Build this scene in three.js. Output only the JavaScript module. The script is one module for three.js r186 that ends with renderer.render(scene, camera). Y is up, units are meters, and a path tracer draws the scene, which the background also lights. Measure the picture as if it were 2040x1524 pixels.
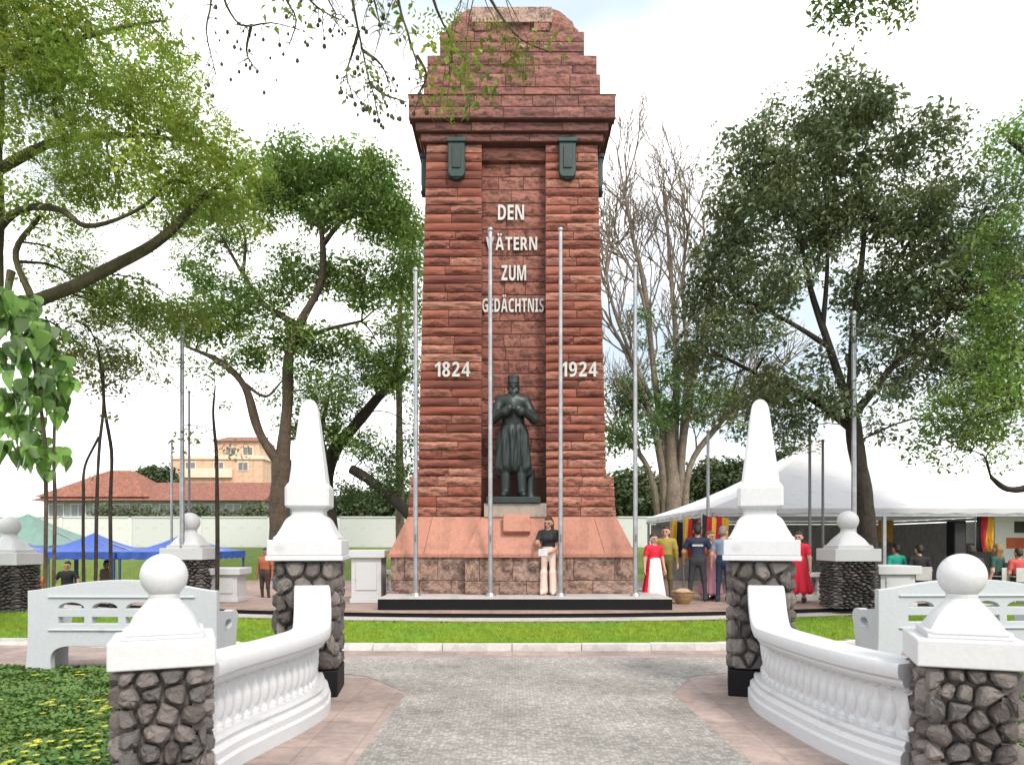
import * as THREE from 'three';
import { mergeGeometries, toCreasedNormals } from 'three/addons/utils/BufferGeometryUtils.js';
import { RoundedBoxGeometry } from 'three/addons/geometries/RoundedBoxGeometry.js';
import { TextGeometry } from 'three/addons/geometries/TextGeometry.js';
import { FontLoader } from 'three/addons/loaders/FontLoader.js';

// ---------------------------------------------------------------- camera, sky, sun, exposure
const scene = new THREE.Scene();
const F = 1450, CX = 1020, HY = 1075, EYE = 1.6;            // focal length, principal point, horizon in photo pixels; eye height
const camera = new THREE.PerspectiveCamera(2 * Math.atan(HY / F) * 180 / Math.PI, 2040 / (2 * HY), 0.1, 900);
camera.setViewOffset(2040, 2 * HY, 0, 0, 2040, 1524);       // a level camera with the lens shifted up
camera.position.set(0, EYE, 0);
camera.lookAt(0, EYE, -10);
camera.focus = 16;
camera.userData.fStop = 2.4;

const renderer = new THREE.WebGLRenderer({ antialias: true });
renderer.toneMapping = THREE.LinearToneMapping;
renderer.toneMappingExposure = 2.2;
renderer.shadowMap.enabled = true;

// deterministic random and noise
const rng = (s) => () => { s = (s + 0x6D2B79F5) | 0; let t = Math.imul(s ^ (s >>> 15), 1 | s); t = (t + Math.imul(t ^ (t >>> 7), 61 | t)) ^ t; return ((t ^ (t >>> 14)) >>> 0) / 4294967296; };
const hash = (x, y, z) => { let h = Math.imul(x, 374761393) + Math.imul(y, 668265263) + Math.imul(z, 2147483647 ^ 1274126177); h = Math.imul(h ^ (h >>> 13), 1274126177); return ((h ^ (h >>> 16)) >>> 0) / 4294967296; };
const mix = (a, b, t) => a + (b - a) * t;
const clamp = (x, a = 0, b = 1) => Math.min(b, Math.max(a, x));
const smooth = (a, b, x) => { const t = clamp((x - a) / (b - a)); return t * t * (3 - 2 * t); };
function noise3(x, y, z) {
  const i = Math.floor(x), j = Math.floor(y), k = Math.floor(z), f = (t) => t * t * (3 - 2 * t), u = f(x - i), v = f(y - j), w = f(z - k);
  const e = (a) => mix(mix(hash(i, j, k + a), hash(i + 1, j, k + a), u), mix(hash(i, j + 1, k + a), hash(i + 1, j + 1, k + a), u), v);
  return mix(e(0), e(1), w);
}
const fbm3 = (x, y, z) => 0.53 * noise3(x, y, z) + 0.27 * noise3(2.1 * x + 5, 2.1 * y, 2.1 * z) + 0.13 * noise3(4.3 * x, 4.3 * y + 7, 4.3 * z) + 0.07 * noise3(8.7 * x, 8.7 * y, 8.7 * z + 3);

{ // overcast sky: bright cloud with a few thinner, bluer gaps
  const W = 1024, H = 512, d = new Float32Array(W * H * 4);
  for (let j = 0; j < H; j++) for (let i = 0; i < W; i++) {
    const up = ((j + 0.5) / H - 0.5) * Math.PI, ro = ((i + 0.5) / W) * 2 * Math.PI;
    const x = Math.cos(ro) * Math.cos(up), y = Math.sin(up), z = Math.sin(ro) * Math.cos(up);
    const n = fbm3(x * 3.1 + 7, Math.abs(y) * 4.2 + 5, z * 3.1 + 20), m = fbm3(x * 7 + 1, Math.abs(y) * 9, z * 7 + 9);
    const gap = smooth(0.47, 0.66, n) * 0.95, grey = smooth(0.45, 0.7, m) * 0.16;
    const b = 1.0 - grey, c = [mix(b * 1.04, 0.33, gap), mix(b * 1.04, 0.395, gap), mix(b * 1.06, 0.455, gap)];
    for (let k = 0; k < 3; k++) d[(j * W + i) * 4 + k] = c[k];
    d[(j * W + i) * 4 + 3] = 1;
  }
  const t = new THREE.DataTexture(d, W, H, THREE.RGBAFormat, THREE.FloatType);
  t.mapping = THREE.EquirectangularReflectionMapping; t.magFilter = THREE.LinearFilter; t.wrapS = THREE.RepeatWrapping; t.needsUpdate = true;
  scene.background = t; scene.environment = t;
}
const sun = new THREE.DirectionalLight(0xfff4e6, 1.4);
sun.position.set(14, 30, 12); sun.target.position.set(0, 0, -14);
sun.castShadow = true; sun.shadow.radius = 24; sun.shadow.mapSize.set(2048, 2048);
Object.assign(sun.shadow.camera, { left: -35, right: 35, top: 35, bottom: -35, near: 1, far: 120 });
scene.add(sun, sun.target);

// ---------------------------------------------------------------- helpers
const V = (x, y, z) => new THREE.Vector3(x, y, z);
const PX = (px, d) => (px - CX) / F * d, PY = (py, d) => EYE - (py - HY) / F * d;
const at = (px, py, d) => V(PX(px, d), PY(py, d), -d);       // photo pixel and distance to a point
const taken = {};
const numbered = (n) => { taken[n] = (taken[n] ?? -1) + 1; return taken[n] ? n + '_' + String(taken[n]).padStart(3, '0') : n; };
function tag(o, label, category, group, kind) { if (label) o.userData.label = label; if (category) o.userData.category = category; if (group) o.userData.group = group; if (kind) o.userData.kind = kind; return o; }
function thing(name, label, category, [x, y, z] = [0, 0, 0], turn = 0, group) { const o = new THREE.Group(); o.name = numbered(name); o.position.set(x, y, z); o.rotation.y = turn; scene.add(o); return tag(o, label, category, group); }
function part(name, geo, m, parent, p, r, s) {
  const o = new THREE.Mesh(geo, m); o.name = name; o.castShadow = o.receiveShadow = true;
  if (p) o.position.set(...p); if (r) o.rotation.set(...r); if (s) o.scale.set(...s);
  parent.add(o); return o;
}
function single(name, geo, m, label, category, group, p) { const o = part(numbered(name), geo, m, scene, p); return tag(o, label, category, group); }
function structure(name, geo, m, p) { const o = part(numbered(name), geo, m, scene, p); o.userData.kind = 'structure'; return o; }
function copy(o, label, p, turn) { const c = o.clone(); c.name = numbered(o.name.replace(/_\d{3}$/, '')); c.userData = { ...o.userData, label: label ?? o.userData.label }; if (p) c.position.set(...p); if (turn !== undefined) c.rotation.y = turn; scene.add(c); return c; }

// uv in metres from position and normal
function metric(g, s = 1, ox = 0, oy = 0) {
  if (!g.attributes.normal) g.computeVertexNormals();
  const p = g.attributes.position, n = g.attributes.normal, uv = new Float32Array(p.count * 2);
  for (let i = 0; i < p.count; i++) {
    const ax = Math.abs(n.getX(i)), ay = Math.abs(n.getY(i)), az = Math.abs(n.getZ(i));
    const [u, v] = ay > ax && ay > az ? [p.getX(i), p.getZ(i)] : ax > az ? [p.getZ(i), p.getY(i)] : [p.getX(i), p.getY(i)];
    uv[2 * i] = u * s + ox; uv[2 * i + 1] = v * s + oy;
  }
  g.setAttribute('uv', new THREE.BufferAttribute(uv, 2)); return g;
}
const box = (w, h, d, x = 0, y = 0, z = 0) => metric(new THREE.BoxGeometry(w, h, d).translate(x, y, z));
const rbox = (w, h, d, r = 0.01, x = 0, y = 0, z = 0) => metric(new RoundedBoxGeometry(w, h, d, 2, r).translate(x, y, z));
const bare = (g) => { const o = g.index ? g.toNonIndexed() : g; for (const k of Object.keys(o.attributes)) if (!['position', 'normal', 'uv'].includes(k)) o.deleteAttribute(k); return o; };
const join = (a) => mergeGeometries(a.map(bare));
function hexa(c) { // 8 corners: bottom four then top four, each counter-clockwise from front-left seen from above
  const q = [[0, 1, 5, 4], [1, 2, 6, 5], [2, 3, 7, 6], [3, 0, 4, 7], [4, 5, 6, 7], [3, 2, 1, 0]], a = [];
  for (const [i, j, k, l] of q) for (const t of [i, j, k, i, k, l]) a.push(...c[t]);
  const g = new THREE.BufferGeometry(); g.setAttribute('position', new THREE.Float32BufferAttribute(a, 3)); g.computeVertexNormals(); return metric(g);
}
const frustum = (x0, x1, z0, z1, y0, X0, X1, Z0, Z1, y1) => hexa([[x0, y0, z0], [x1, y0, z0], [x1, y0, z1], [x0, y0, z1], [X0, y1, Z0], [X1, y1, Z0], [X1, y1, Z1], [X0, y1, Z1]]);
// rings of points joined into a skin; closed rings, optional end caps
function skin(rings, caps = true, crease = 0.7) {
  const n = rings[0].length, a = [], push = (...ps) => { for (const p of ps) a.push(...p); };
  for (let i = 0; i + 1 < rings.length; i++) for (let j = 0; j < n; j++) { const k = (j + 1) % n; push(rings[i][j], rings[i + 1][k], rings[i + 1][j], rings[i][j], rings[i][k], rings[i + 1][k]); }
  if (caps) for (const [r, f] of [[rings[0], 1], [rings[rings.length - 1], 0]]) { const c = [0, 1, 2].map((k) => r.reduce((s, p) => s + p[k], 0) / n); for (let j = 0; j < n; j++) { const k = (j + 1) % n; f ? push(c, r[k], r[j]) : push(c, r[j], r[k]); } }
  let g = new THREE.BufferGeometry(); g.setAttribute('position', new THREE.Float32BufferAttribute(a, 3)); g.computeVertexNormals();
  g = toCreasedNormals(g, crease); return metric(g);
}
// square-to-round turned profile: [half width, height, roundness]
const turned = (prof, seg = 40, crease = 0.6) => skin(prof.map(([w, y, r]) => Array.from({ length: seg }, (_, i) => { const t = -(i + 0.5) / seg * 2 * Math.PI, c = Math.cos(t), s = Math.sin(t), q = mix(w / Math.max(Math.abs(c), Math.abs(s)), w, r); return [c * q, y, s * q]; })), true, crease);
// tapering tube through points with radii
function limb(pts, radii, seg = 7, steps = 4) {
  const c = new THREE.CatmullRomCurve3(pts, false, 'centripetal'), n = (pts.length - 1) * steps, rings = [];
  let nx = V(1, 0, 0.3).normalize();
  for (let i = 0; i <= n; i++) {
    const t = i / n, p = c.getPoint(t), d = c.getTangent(t); nx = nx.clone().addScaledVector(d, -nx.dot(d)).normalize();
    const b = d.clone().cross(nx), f = t * (pts.length - 1), k = Math.min(pts.length - 2, Math.floor(f)), r = mix(radii[k], radii[k + 1], f - k);
    rings.push(Array.from({ length: seg }, (_, j) => { const a = -j / seg * 2 * Math.PI, w = r * (1 + 0.12 * Math.sin(j * 2.4 + i * 0.9)); return p.clone().addScaledVector(nx, Math.cos(a) * w).addScaledVector(b, Math.sin(a) * w).toArray(); }));
  }
  return skin(rings, true, 1.4);
}
// sweep of a cross-section (u sideways, v up) along points; section(i, t) may change
function sweep(pts, section) {
  const n = pts.length; return skin(pts.map((p, i) => { const d = pts[Math.min(n - 1, i + 1)].clone().sub(pts[Math.max(0, i - 1)]).setY(0).normalize(); return section(i, i / (n - 1)).map(([u, v]) => [p.x - d.z * u, p.y + v, p.z + d.x * u]); }), true, 0.55);
}
const lathe = (prof, seg = 20, crease = 0.7) => metric(toCreasedNormals(new THREE.LatheGeometry(prof.map(([r, y]) => new THREE.Vector2(r, y)), seg).deleteAttribute('uv'), crease));
const cyl = (r0, r1, h, x = 0, y = 0, z = 0, seg = 14) => metric(new THREE.CylinderGeometry(r1, r0, h, seg).translate(x, y + h / 2, z));
// bar between two points
function bar(a, b, r, seg = 8, r2 = r) { const d = b.clone().sub(a), g = new THREE.CylinderGeometry(r2, r, d.length(), seg); g.applyQuaternion(new THREE.Quaternion().setFromUnitVectors(V(0, 1, 0), d.clone().normalize())); g.translate(...a.clone().add(b).multiplyScalar(0.5).toArray()); return metric(g); }

// ---------------------------------------------------------------- textures and materials
function tile(u, v, p, s) { // tiling value noise, p cells a side
  const x = u * p, y = v * p, i = Math.floor(x), j = Math.floor(y), f = (t) => t * t * (3 - 2 * t), a = f(x - i), b = f(y - j), m = (k) => ((k % p) + p) % p;
  return mix(mix(hash(m(i), m(j), s), hash(m(i + 1), m(j), s), a), mix(hash(m(i), m(j + 1), s), hash(m(i + 1), m(j + 1), s), a), b);
}
const fbm = (u, v, p, s) => 0.5 * tile(u, v, p, s) + 0.27 * tile(u, v, p * 2, s + 1) + 0.15 * tile(u, v, p * 4, s + 2) + 0.08 * tile(u, v, p * 8, s + 3);
function texture(N, fn, srgb = true) {
  const d = new Uint8Array(N * N * 4);
  for (let j = 0; j < N; j++) for (let i = 0; i < N; i++) { const c = fn(i / N, j / N), k = (j * N + i) * 4; for (let q = 0; q < 3; q++) d[k + q] = clamp(Array.isArray(c) ? c[q] : c) * 255; d[k + 3] = 255; }
  const t = new THREE.DataTexture(d, N, N); t.wrapS = t.wrapT = THREE.RepeatWrapping; t.magFilter = THREE.LinearFilter; t.minFilter = THREE.LinearMipmapLinearFilter; t.generateMipmaps = true; t.needsUpdate = true;
  if (srgb) t.colorSpace = THREE.SRGBColorSpace; return t;
}
const rep = (t, s) => { const c = t.clone(); c.repeat.set(s, s); c.needsUpdate = true; return c; };
const grain = texture(512, (u, v) => 0.74 + 0.26 * (fbm(u, v, 6, 1) * 0.5 + fbm(u, v, 40, 9) * 0.5));                       // neutral mottling
const blotch = texture(512, (u, v) => { const a = fbm(u, v, 5, 21), b = fbm(u, v, 32, 25), s = smooth(0.56, 0.72, a) * 0.35; return [0.86 + 0.14 * b - s * 0.2, 0.86 + 0.14 * b - s * 0.21, 0.85 + 0.15 * b - s * 0.2]; });
const strata = texture(512, (u, v) => { const w = fbm(u, v, 4, 31), a = tile(u * 1, v, 64, 33), l = fbm(u, (v + w * 0.06) % 1, 3, 35), f = 0.5 + 0.5 * Math.sin((v + w * 0.07) * 2 * Math.PI * 9); const k = 0.66 + 0.2 * l + 0.09 * a + 0.12 * f * tile(u, v, 8, 37); return [k, k * 0.98, k * 0.96]; });
const soot = texture(512, (u, v) => { const a = fbm(u, v, 7, 131), b = fbm(u, v, 28, 135), c = tile(u, v, 110, 137), k = 0.99 - 0.3 * smooth(0.42, 0.74, a) - 0.2 * smooth(0.44, 0.7, b) - 0.1 * c; return [k, k * 0.975, k * 0.96]; });                 // stone with sooty patches
const bumpFine = texture(512, (u, v) => fbm(u, v, 16, 41) * 0.6 + fbm(u, v, 64, 45) * 0.4, false);
const bumpWave = texture(512, (u, v) => fbm(u, v, 6, 51), false);
const white = texture(512, (u, v) => { const a = fbm(u, v, 4, 61), b = fbm(u, v, 48, 65), st = smooth(0.6, 0.78, a); const sp = smooth(0.82, 0.9, tile(u, v, 90, 67)) * 0.03; return [0.95 + 0.05 * b - st * 0.07 - sp, 0.95 + 0.05 * b - st * 0.068 - sp, 0.945 + 0.055 * b - st * 0.07 - sp]; });
const paveGrey = texture(1024, (u, v) => { // small irregular cut stones
  const P = 64, x = u * P, y = v * P, i = Math.floor(x), j = Math.floor(y); let d1 = 9, d2 = 9, id = 0;
  for (let a = -1; a < 2; a++) for (let b = -1; b < 2; b++) { const I = ((i + a) % P + P) % P, J = ((j + b) % P + P) % P, dx = i + a + 0.15 + 0.7 * hash(I, J, 71) - x, dy = j + b + 0.15 + 0.7 * hash(I, J, 72) - y, d = dx * dx + dy * dy; if (d < d1) { d2 = d1; d1 = d; id = hash(I, J, 73); } else if (d < d2) d2 = d; }
  const e = smooth(0.02, 0.2, Math.sqrt(d2) - Math.sqrt(d1)), w = fbm(u, v, 5, 75), k = mix(0.56, 0.62 + 0.2 * id, e) * (0.8 + 0.3 * w - 0.05 * smooth(0.52, 0.66, fbm(u, v, 12, 77))); return [k, k * 0.985, k * 0.955];
});
const pavePink = texture(1024, (u, v) => { // reddish square cement tiles
  const P = 8, x = u * P, y = v * P, i = Math.floor(x), j = Math.floor(y), fx = x - i, fy = y - j, e = smooth(0, 0.03, Math.min(fx, 1 - fx, fy, 1 - fy)), id = hash(i, j, 81), w = fbm(u, v, 5, 83), f = fbm(u, v, 60, 85), k = mix(0.82, 0.88 + 0.1 * id, e) * (0.7 + 0.3 * w + 0.18 * f - 0.06 * smooth(0.52, 0.66, fbm(u, v, 12, 87))); return [0.8 * k, 0.715 * k, 0.68 * k];
});
const lawnTex = texture(512, (u, v) => { const a = fbm(u, v, 6, 91), b = fbm(u, v, 50, 95), k = 0.55 + 0.45 * b; return [(0.5 + 0.18 * a) * k, (0.66 + 0.1 * a) * k, 0.24 * k]; });
const barkTex = texture(512, (u, v) => { const a = fbm(u, v, 5, 101), b = tile(u, v * 0.25, 64, 105), k = 0.5 + 0.3 * a + 0.3 * b; return [k, k * 0.95, k * 0.88]; });
const roofTex = texture(512, (u, v) => { const r = (v * 24) % 1, c = Math.abs(Math.sin(u * 40 * Math.PI)), id = hash(Math.floor(u * 40), Math.floor(v * 24), 111), k = (0.6 + 0.25 * c) * (0.8 + 0.3 * id) * (0.75 + 0.25 * smooth(0, 0.2, r)); return [k, k * 0.9, k * 0.84]; });
const M = (rgb, rough = 0.8, o = {}) => { const m = new THREE.MeshStandardMaterial({ roughness: rough, ...o }); m.color.setRGB(...rgb); return m; };
const P = (rgb, rough = 0.8, o = {}) => { const m = new THREE.MeshPhysicalMaterial({ roughness: rough, ...o }); m.color.setRGB(...rgb); return m; };
const mWhite = M([0.555, 0.56, 0.575], 0.55, { map: white, bumpMap: bumpFine, bumpScale: 0.002 });
const mWhiteFar = mWhite;
const mBench = M([0.47, 0.5, 0.525], 0.6, { map: white, bumpMap: bumpFine, bumpScale: 0.002 });
const mBlack = P([0.01, 0.01, 0.012], 0.6, { map: grain, specularIntensity: 0.35 });
const mBronze = M([0.035, 0.05, 0.048], 0.42, { metalness: 0.35, map: grain, bumpMap: bumpWave, bumpScale: 0.004 });
const mBronzeGreen = M([0.03, 0.06, 0.055], 0.5, { metalness: 0.3, map: grain });
const mSteel = M([0.5, 0.51, 0.53], 0.38, { metalness: 0.75, map: grain });
const mDarkSteel = M([0.16, 0.165, 0.18], 0.45, { metalness: 0.5 });
const mCement = M([0.2, 0.185, 0.172], 0.95, { map: grain });
const mMortarRed = M([0.13, 0.05, 0.038], 0.95, { map: grain });
const mLetter = M([0.66, 0.65, 0.62], 0.5, { map: grain });
// ---------------------------------------------------------------- ground, pavements, kerbs, platform
const bank = (x, d) => 1.17 * smooth(29, 41, d) ;
const ground = (x, z) => { const d = -z; return -0.8 * smooth(9.8, 12, -x) * smooth(15.5, 19, d) * (1 - smooth(29, 36, d)) + bank(x, d) - 0.6 * smooth(25, 27, d) * (1 - smooth(29, 34, d)) * (1 - smooth(4, 6, x)) + 2.2 * smooth(60, 140, d); };
{
  const nx = 120, nz = 150, a = [], idx = [];
  const sx = (i) => { const t = i / nx * 2 - 1; return Math.sign(t) * (Math.abs(t) * 30 + Math.pow(Math.abs(t), 5) * 330); }, sz = (j) => { const t = j / nz; return 12 - t * 70 - Math.pow(t, 6) * 420; };
  for (let j = 0; j <= nz; j++) for (let i = 0; i <= nx; i++) { const x = sx(i), z = sz(j); a.push(x, ground(x, z) - 0.008, z); }
  for (let j = 0; j < nz; j++) for (let i = 0; i < nx; i++) { const k = j * (nx + 1) + i; idx.push(k, k + 1, k + nx + 1, k + 1, k + nx + 2, k + nx + 1); }
  const g = new THREE.BufferGeometry(); g.setAttribute('position', new THREE.Float32BufferAttribute(a, 3)); g.setIndex(idx); g.computeVertexNormals();
  structure('lawn', metric(g, 0.5), M([0.5, 0.52, 0.4], 0.95, { map: lawnTex, bumpMap: bumpFine, bumpScale: 0.02 }));
}
const arc = (x, R) => R - Math.sqrt(R * R - x * x);
function sheet(outline, y, s) { const sh = new THREE.Shape(outline.map(([x, d]) => new THREE.Vector2(x, d))); return metric(new THREE.ShapeGeometry(sh).rotateX(-Math.PI / 2).translate(0, y, 0), s); }
const span = (a, b, n, f) => Array.from({ length: n + 1 }, (_, i) => f(mix(a, b, i / n)));
const kerbD = (x) => 10.42 + arc(x, 47);
structure('pavement', sheet([[-2.3, -8], [2.9, -8], [2.9, 4.6], [3.1, 8.72], [14, 9.3], ...span(14, -14, 28, (x) => [x, kerbD(x)]), [-14, 9.3], [-2.5, 8.72], [-2.4, 4.6]], 0, 1 / 3.2),
  M([0.66, 0.66, 0.66], 0.85, { map: pavePink, bumpMap: bumpFine, bumpScale: 0.004 }));
structure('path', sheet([[-1.15, -8], [1.75, -8], [1.72, 5.5], [1.66, 7.5], [2.1, 8.5], [3.4, 9.1], [3.6, 9.85], [-3.2, 9.85], [-3.0, 9.1], [-1.7, 8.5], [-1.1, 7.6], [-1.12, 5.5]], 0.004, 1 / 2.4),
  M([0.66, 0.645, 0.635], 0.8, { map: paveGrey, bumpMap: bumpFine, bumpScale: 0.004 }));
{ // kerb along the grass, in separate lengths
  const k = new THREE.Group(); k.name = 'kerb'; k.userData.kind = 'structure'; scene.add(k);
  const m = M([0.62, 0.6, 0.58], 0.8, { map: blotch });
  for (let i = -14; i < 14; i++) { const x0 = i + 0.006, x1 = i + 0.994, a = kerbD(x0), b = kerbD(x1); part('kerb_stone', frustum(x0, x1, -Math.min(a, b), -Math.min(a, b) - 0.12, -0.1, x0, x1, -a, -b - 0.0 - 0.12, 0.1), m, k); }
}
// platform in two shallow black-edged steps
const arcBody = (x0, x1, d0, R, d1, y0, y1) => { const sh = new THREE.Shape([...span(x0, x1, 40, (x) => new THREE.Vector2(x, d0 + arc(x, R))), new THREE.Vector2(x1, d1), new THREE.Vector2(x0, d1)]); return metric(new THREE.ExtrudeGeometry(sh, { depth: y1 - y0, bevelEnabled: false }).rotateX(-Math.PI / 2).translate(0, y0, 0), 1 / 3.2); };
const mTread = M([0.5, 0.47, 0.46], 0.75, { map: blotch });
structure('step', arcBody(-11.2, 11.2, 13.5, 20, 25, -0.6, 0.075), mBlack);
structure('step_tread', arcBody(-11.18, 11.18, 13.47, 20, 25, 0.077, 0.095), mTread);
structure('platform_edge', arcBody(-10.8, 10.8, 14.0, 20, 25, 0.096, 0.175), mBlack);
structure('platform', arcBody(-10.78, 10.78, 13.97, 20, 25, 0.176, 0.196), M([0.66, 0.6, 0.56], 0.8, { map: pavePink }));
const POD = 0.43;
{
  const t = thing('podium', 'long low black stone podium under the red tower', 'podium', [0.26, 0, -18]);
  part('podium_body', rbox(5.88, POD - 0.197 - 0.02, 7, 0.01, 0, (POD + 0.197 - 0.02) / 2, 0), mBlack, t);
  for (let i = 0; i < 4; i++) part('podium_slab', rbox(1.465, 0.022, 7.04, 0.004, -2.2 + i * 1.4675, POD - 0.009, 0), mTread, t);
}

// ---------------------------------------------------------------- monument
const ZC = -18.3;                                             // centre of the square tower
const mon = thing('monument', 'tall tapering red sandstone tower with niche, cornice and domed top', 'monument', [0, POD, ZC]);
const Ht = (h) => h - POD;
const redTones = [[0.37, 0.125, 0.083], [0.43, 0.155, 0.103], [0.31, 0.1, 0.07], [0.49, 0.2, 0.14], [0.24, 0.078, 0.058], [0.40, 0.16, 0.115], [0.54, 0.25, 0.18], [0.34, 0.105, 0.068]];
const mRed = redTones.map((c, i) => M(c, 0.85, { map: i % 3 === 1 ? strata : soot, bumpMap: bumpFine, bumpScale: 0.02 }));
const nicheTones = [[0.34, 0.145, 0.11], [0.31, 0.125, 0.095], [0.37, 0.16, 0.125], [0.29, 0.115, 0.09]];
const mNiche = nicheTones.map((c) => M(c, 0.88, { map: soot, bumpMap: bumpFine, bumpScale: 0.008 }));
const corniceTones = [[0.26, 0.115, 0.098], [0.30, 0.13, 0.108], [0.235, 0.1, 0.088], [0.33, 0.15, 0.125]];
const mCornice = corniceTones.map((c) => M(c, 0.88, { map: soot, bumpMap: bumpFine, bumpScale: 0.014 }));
const smoothTones = [[0.47, 0.215, 0.155], [0.44, 0.2, 0.145], [0.5, 0.235, 0.17]];
const mSmooth = smoothTones.map((c) => M(c, 0.8, { map: blotch, bumpMap: bumpFine, bumpScale: 0.003 }));
const graniteTones = [[0.40, 0.27, 0.215], [0.37, 0.245, 0.195], [0.43, 0.3, 0.25], [0.35, 0.24, 0.2]];
const mGranite = graniteTones.map((c) => M(c, 0.85, { map: soot, bumpMap: bumpFine, bumpScale: 0.006 }));
// rough-faced block of unit width and height, front at z = 0
function roughBlock(seed, bulge, depth = 0.3) {
  const r = rng(seed), nx = 5, ny = 4, P = [], a = [];
  for (let j = 0; j < ny; j++) { P.push([]); for (let i = 0; i < nx; i++) { const e = i === 0 || j === 0 || i === nx - 1 || j === ny - 1, x = i / (nx - 1) - 0.5, y = j / (ny - 1) - 0.5; P[j].push([e ? x : x + (r() - 0.5) * 0.12, e ? y : y * 1.25 + (r() - 0.5) * 0.12, e ? -0.012 - r() * 0.012 : bulge * (0.25 + 0.75 * r())]); } }
  const quad = (p, q, s, t) => { for (const k of [p, q, s, p, s, t]) a.push(...k); };
  for (let j = 0; j + 1 < ny; j++) for (let i = 0; i + 1 < nx; i++) quad(P[j][i], P[j][i + 1], P[j + 1][i + 1], P[j + 1][i]);
  const B = [[-0.5, -0.5, -depth], [0.5, -0.5, -depth], [0.5, 0.5, -depth], [-0.5, 0.5, -depth]];
  const edge = (line, b0, b1) => { for (let i = 0; i + 1 < line.length; i++) { const t0 = i / (line.length - 1), t1 = (i + 1) / (line.length - 1), L = (t) => b0.map((v, k) => mix(v, b1[k], t)); quad(L(t0), L(t1), line[i + 1], line[i]); } };
  edge(P[0], B[0], B[1]); edge(P.map((q) => q[nx - 1]), B[1], B[2]); edge([...P[ny - 1]].reverse(), B[2], B[3]); edge(P.map((q) => q[0]).reverse(), B[3], B[0]);
  const g = new THREE.BufferGeometry(); g.setAttribute('position', new THREE.Float32BufferAttribute(a, 3)); g.computeVertexNormals();
  const gg = toCreasedNormals(g, 0.45); metric(gg, 0.5, r(), r()); return gg;
}
const rough = Array.from({ length: 14 }, (_, i) => roughBlock(200 + i, 0.045)), dressed = Array.from({ length: 8 }, (_, i) => roughBlock(300 + i, 0.008)), flatB = Array.from({ length: 6 }, (_, i) => roughBlock(400 + i, 0.003));
const R1 = rng(77), pick = (a, r = R1) => a[Math.floor(r() * a.length)];
const JX = 0.012;
// a course of blocks between x0 and x1 at heights h0-h1, front plane z (tower-local); alternating cuts
function cuts(x0, x1, n, r) { const c = [x0]; for (let i = 1; i < n; i++) c.push(mix(x0, x1, (i + (r() - 0.5) * 0.55) / n)); c.push(x1); return c; }
function course(x0, x1, n, h0, h1, z, geos, mats, name = 'stone_block', jy = 0.024) {
  const c = cuts(x0, x1, n, R1);
  for (let i = 0; i < n; i++) { const w = c[i + 1] - c[i] - JX, h = h1 - h0 - jy; part(name, pick(geos), pick(mats), mon, [(c[i] + c[i + 1]) / 2, Ht((h0 + h1) / 2), z + (R1() - 0.5) * 0.012], null, [w, h, 1]); }
}
const sideGeo = [];
function sideCourse(half, n, h0, h1, geos, jy = 0.014) { // the same masonry on the other three faces, gathered
  for (const turn of [Math.PI / 2, Math.PI, -Math.PI / 2]) { const c = cuts(-half, half, n, R1); for (let i = 0; i < n; i++) sideGeo.push(pick(geos).clone().scale(c[i + 1] - c[i] - JX, h1 - h0 - jy, 1).translate((c[i] + c[i + 1]) / 2, Ht((h0 + h1) / 2), half).rotateY(turn)); }
}
const halfAt = (h) => mix(2.11, 1.93, (h - 3) / 7.5), NL = 0.68, NR = 0.755, NZ = 1.66;   // shaft half width, niche half width, niche back plane
// cores behind the blocks
const core = (a, ha, b, hb, inset = 0.05) => frustum(-a + inset, a - inset, a - inset, -a + inset, Ht(ha), -b + inset, b - inset, b - inset, -b + inset, Ht(hb));
part('core', join([
  frustum(-2.06, 2.06, NZ - 0.04, -2.06, Ht(2.0), -1.88, 1.88, NZ - 0.04, -1.88, Ht(10.6)),
  ...[-1, 1].map((s) => { const b = s < 0 ? [-2.06, -NL - 0.03] : [NR + 0.03, 2.06], t = s < 0 ? [-1.88, -NL - 0.03] : [NR + 0.03, 1.88]; return frustum(b[0], b[1], 2.05, 1.5, Ht(2.9), t[0], t[1], 1.87, 1.5, Ht(10.5)); }),
  core(2.05, 10.5, 2.05, 10.68), core(2.15, 10.68, 2.15, 10.88), core(2.29, 10.88, 2.29, 11.4, 0.04), core(1.97, 11.4, 1.97, 12.05), core(1.92, 12.0, 1.92, 12.5), core(1.66, 12.4, 1.66, 13.23),
]), mMortarRed, mon);
// shaft: two piers and the niche wall between them
const NC = 38, CH = (10.5 - 3.0) / NC;
for (let k = 0; k < NC; k++) {
  const h0 = 3.0 + k * CH, h1 = h0 + CH * (k === NC - 1 ? 1 : 1), hf = halfAt(h0 + CH / 2), n = k % 3 === 1 ? 1 : 2;
  course(-hf, -NL, n, h0, h1, hf, rough, mRed); course(NR, hf, k % 3 === 2 ? 1 : 2, h0, h1, hf, rough, mRed);
  sideCourse(hf - 0.03, 5, h0, h1, rough);
}
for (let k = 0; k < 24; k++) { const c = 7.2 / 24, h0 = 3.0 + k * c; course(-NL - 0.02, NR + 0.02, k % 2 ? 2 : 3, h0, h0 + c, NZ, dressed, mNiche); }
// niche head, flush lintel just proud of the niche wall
course(-NL - 0.01, NR + 0.01, 1, 10.2, 10.5, 1.8, dressed, mNiche);
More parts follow.
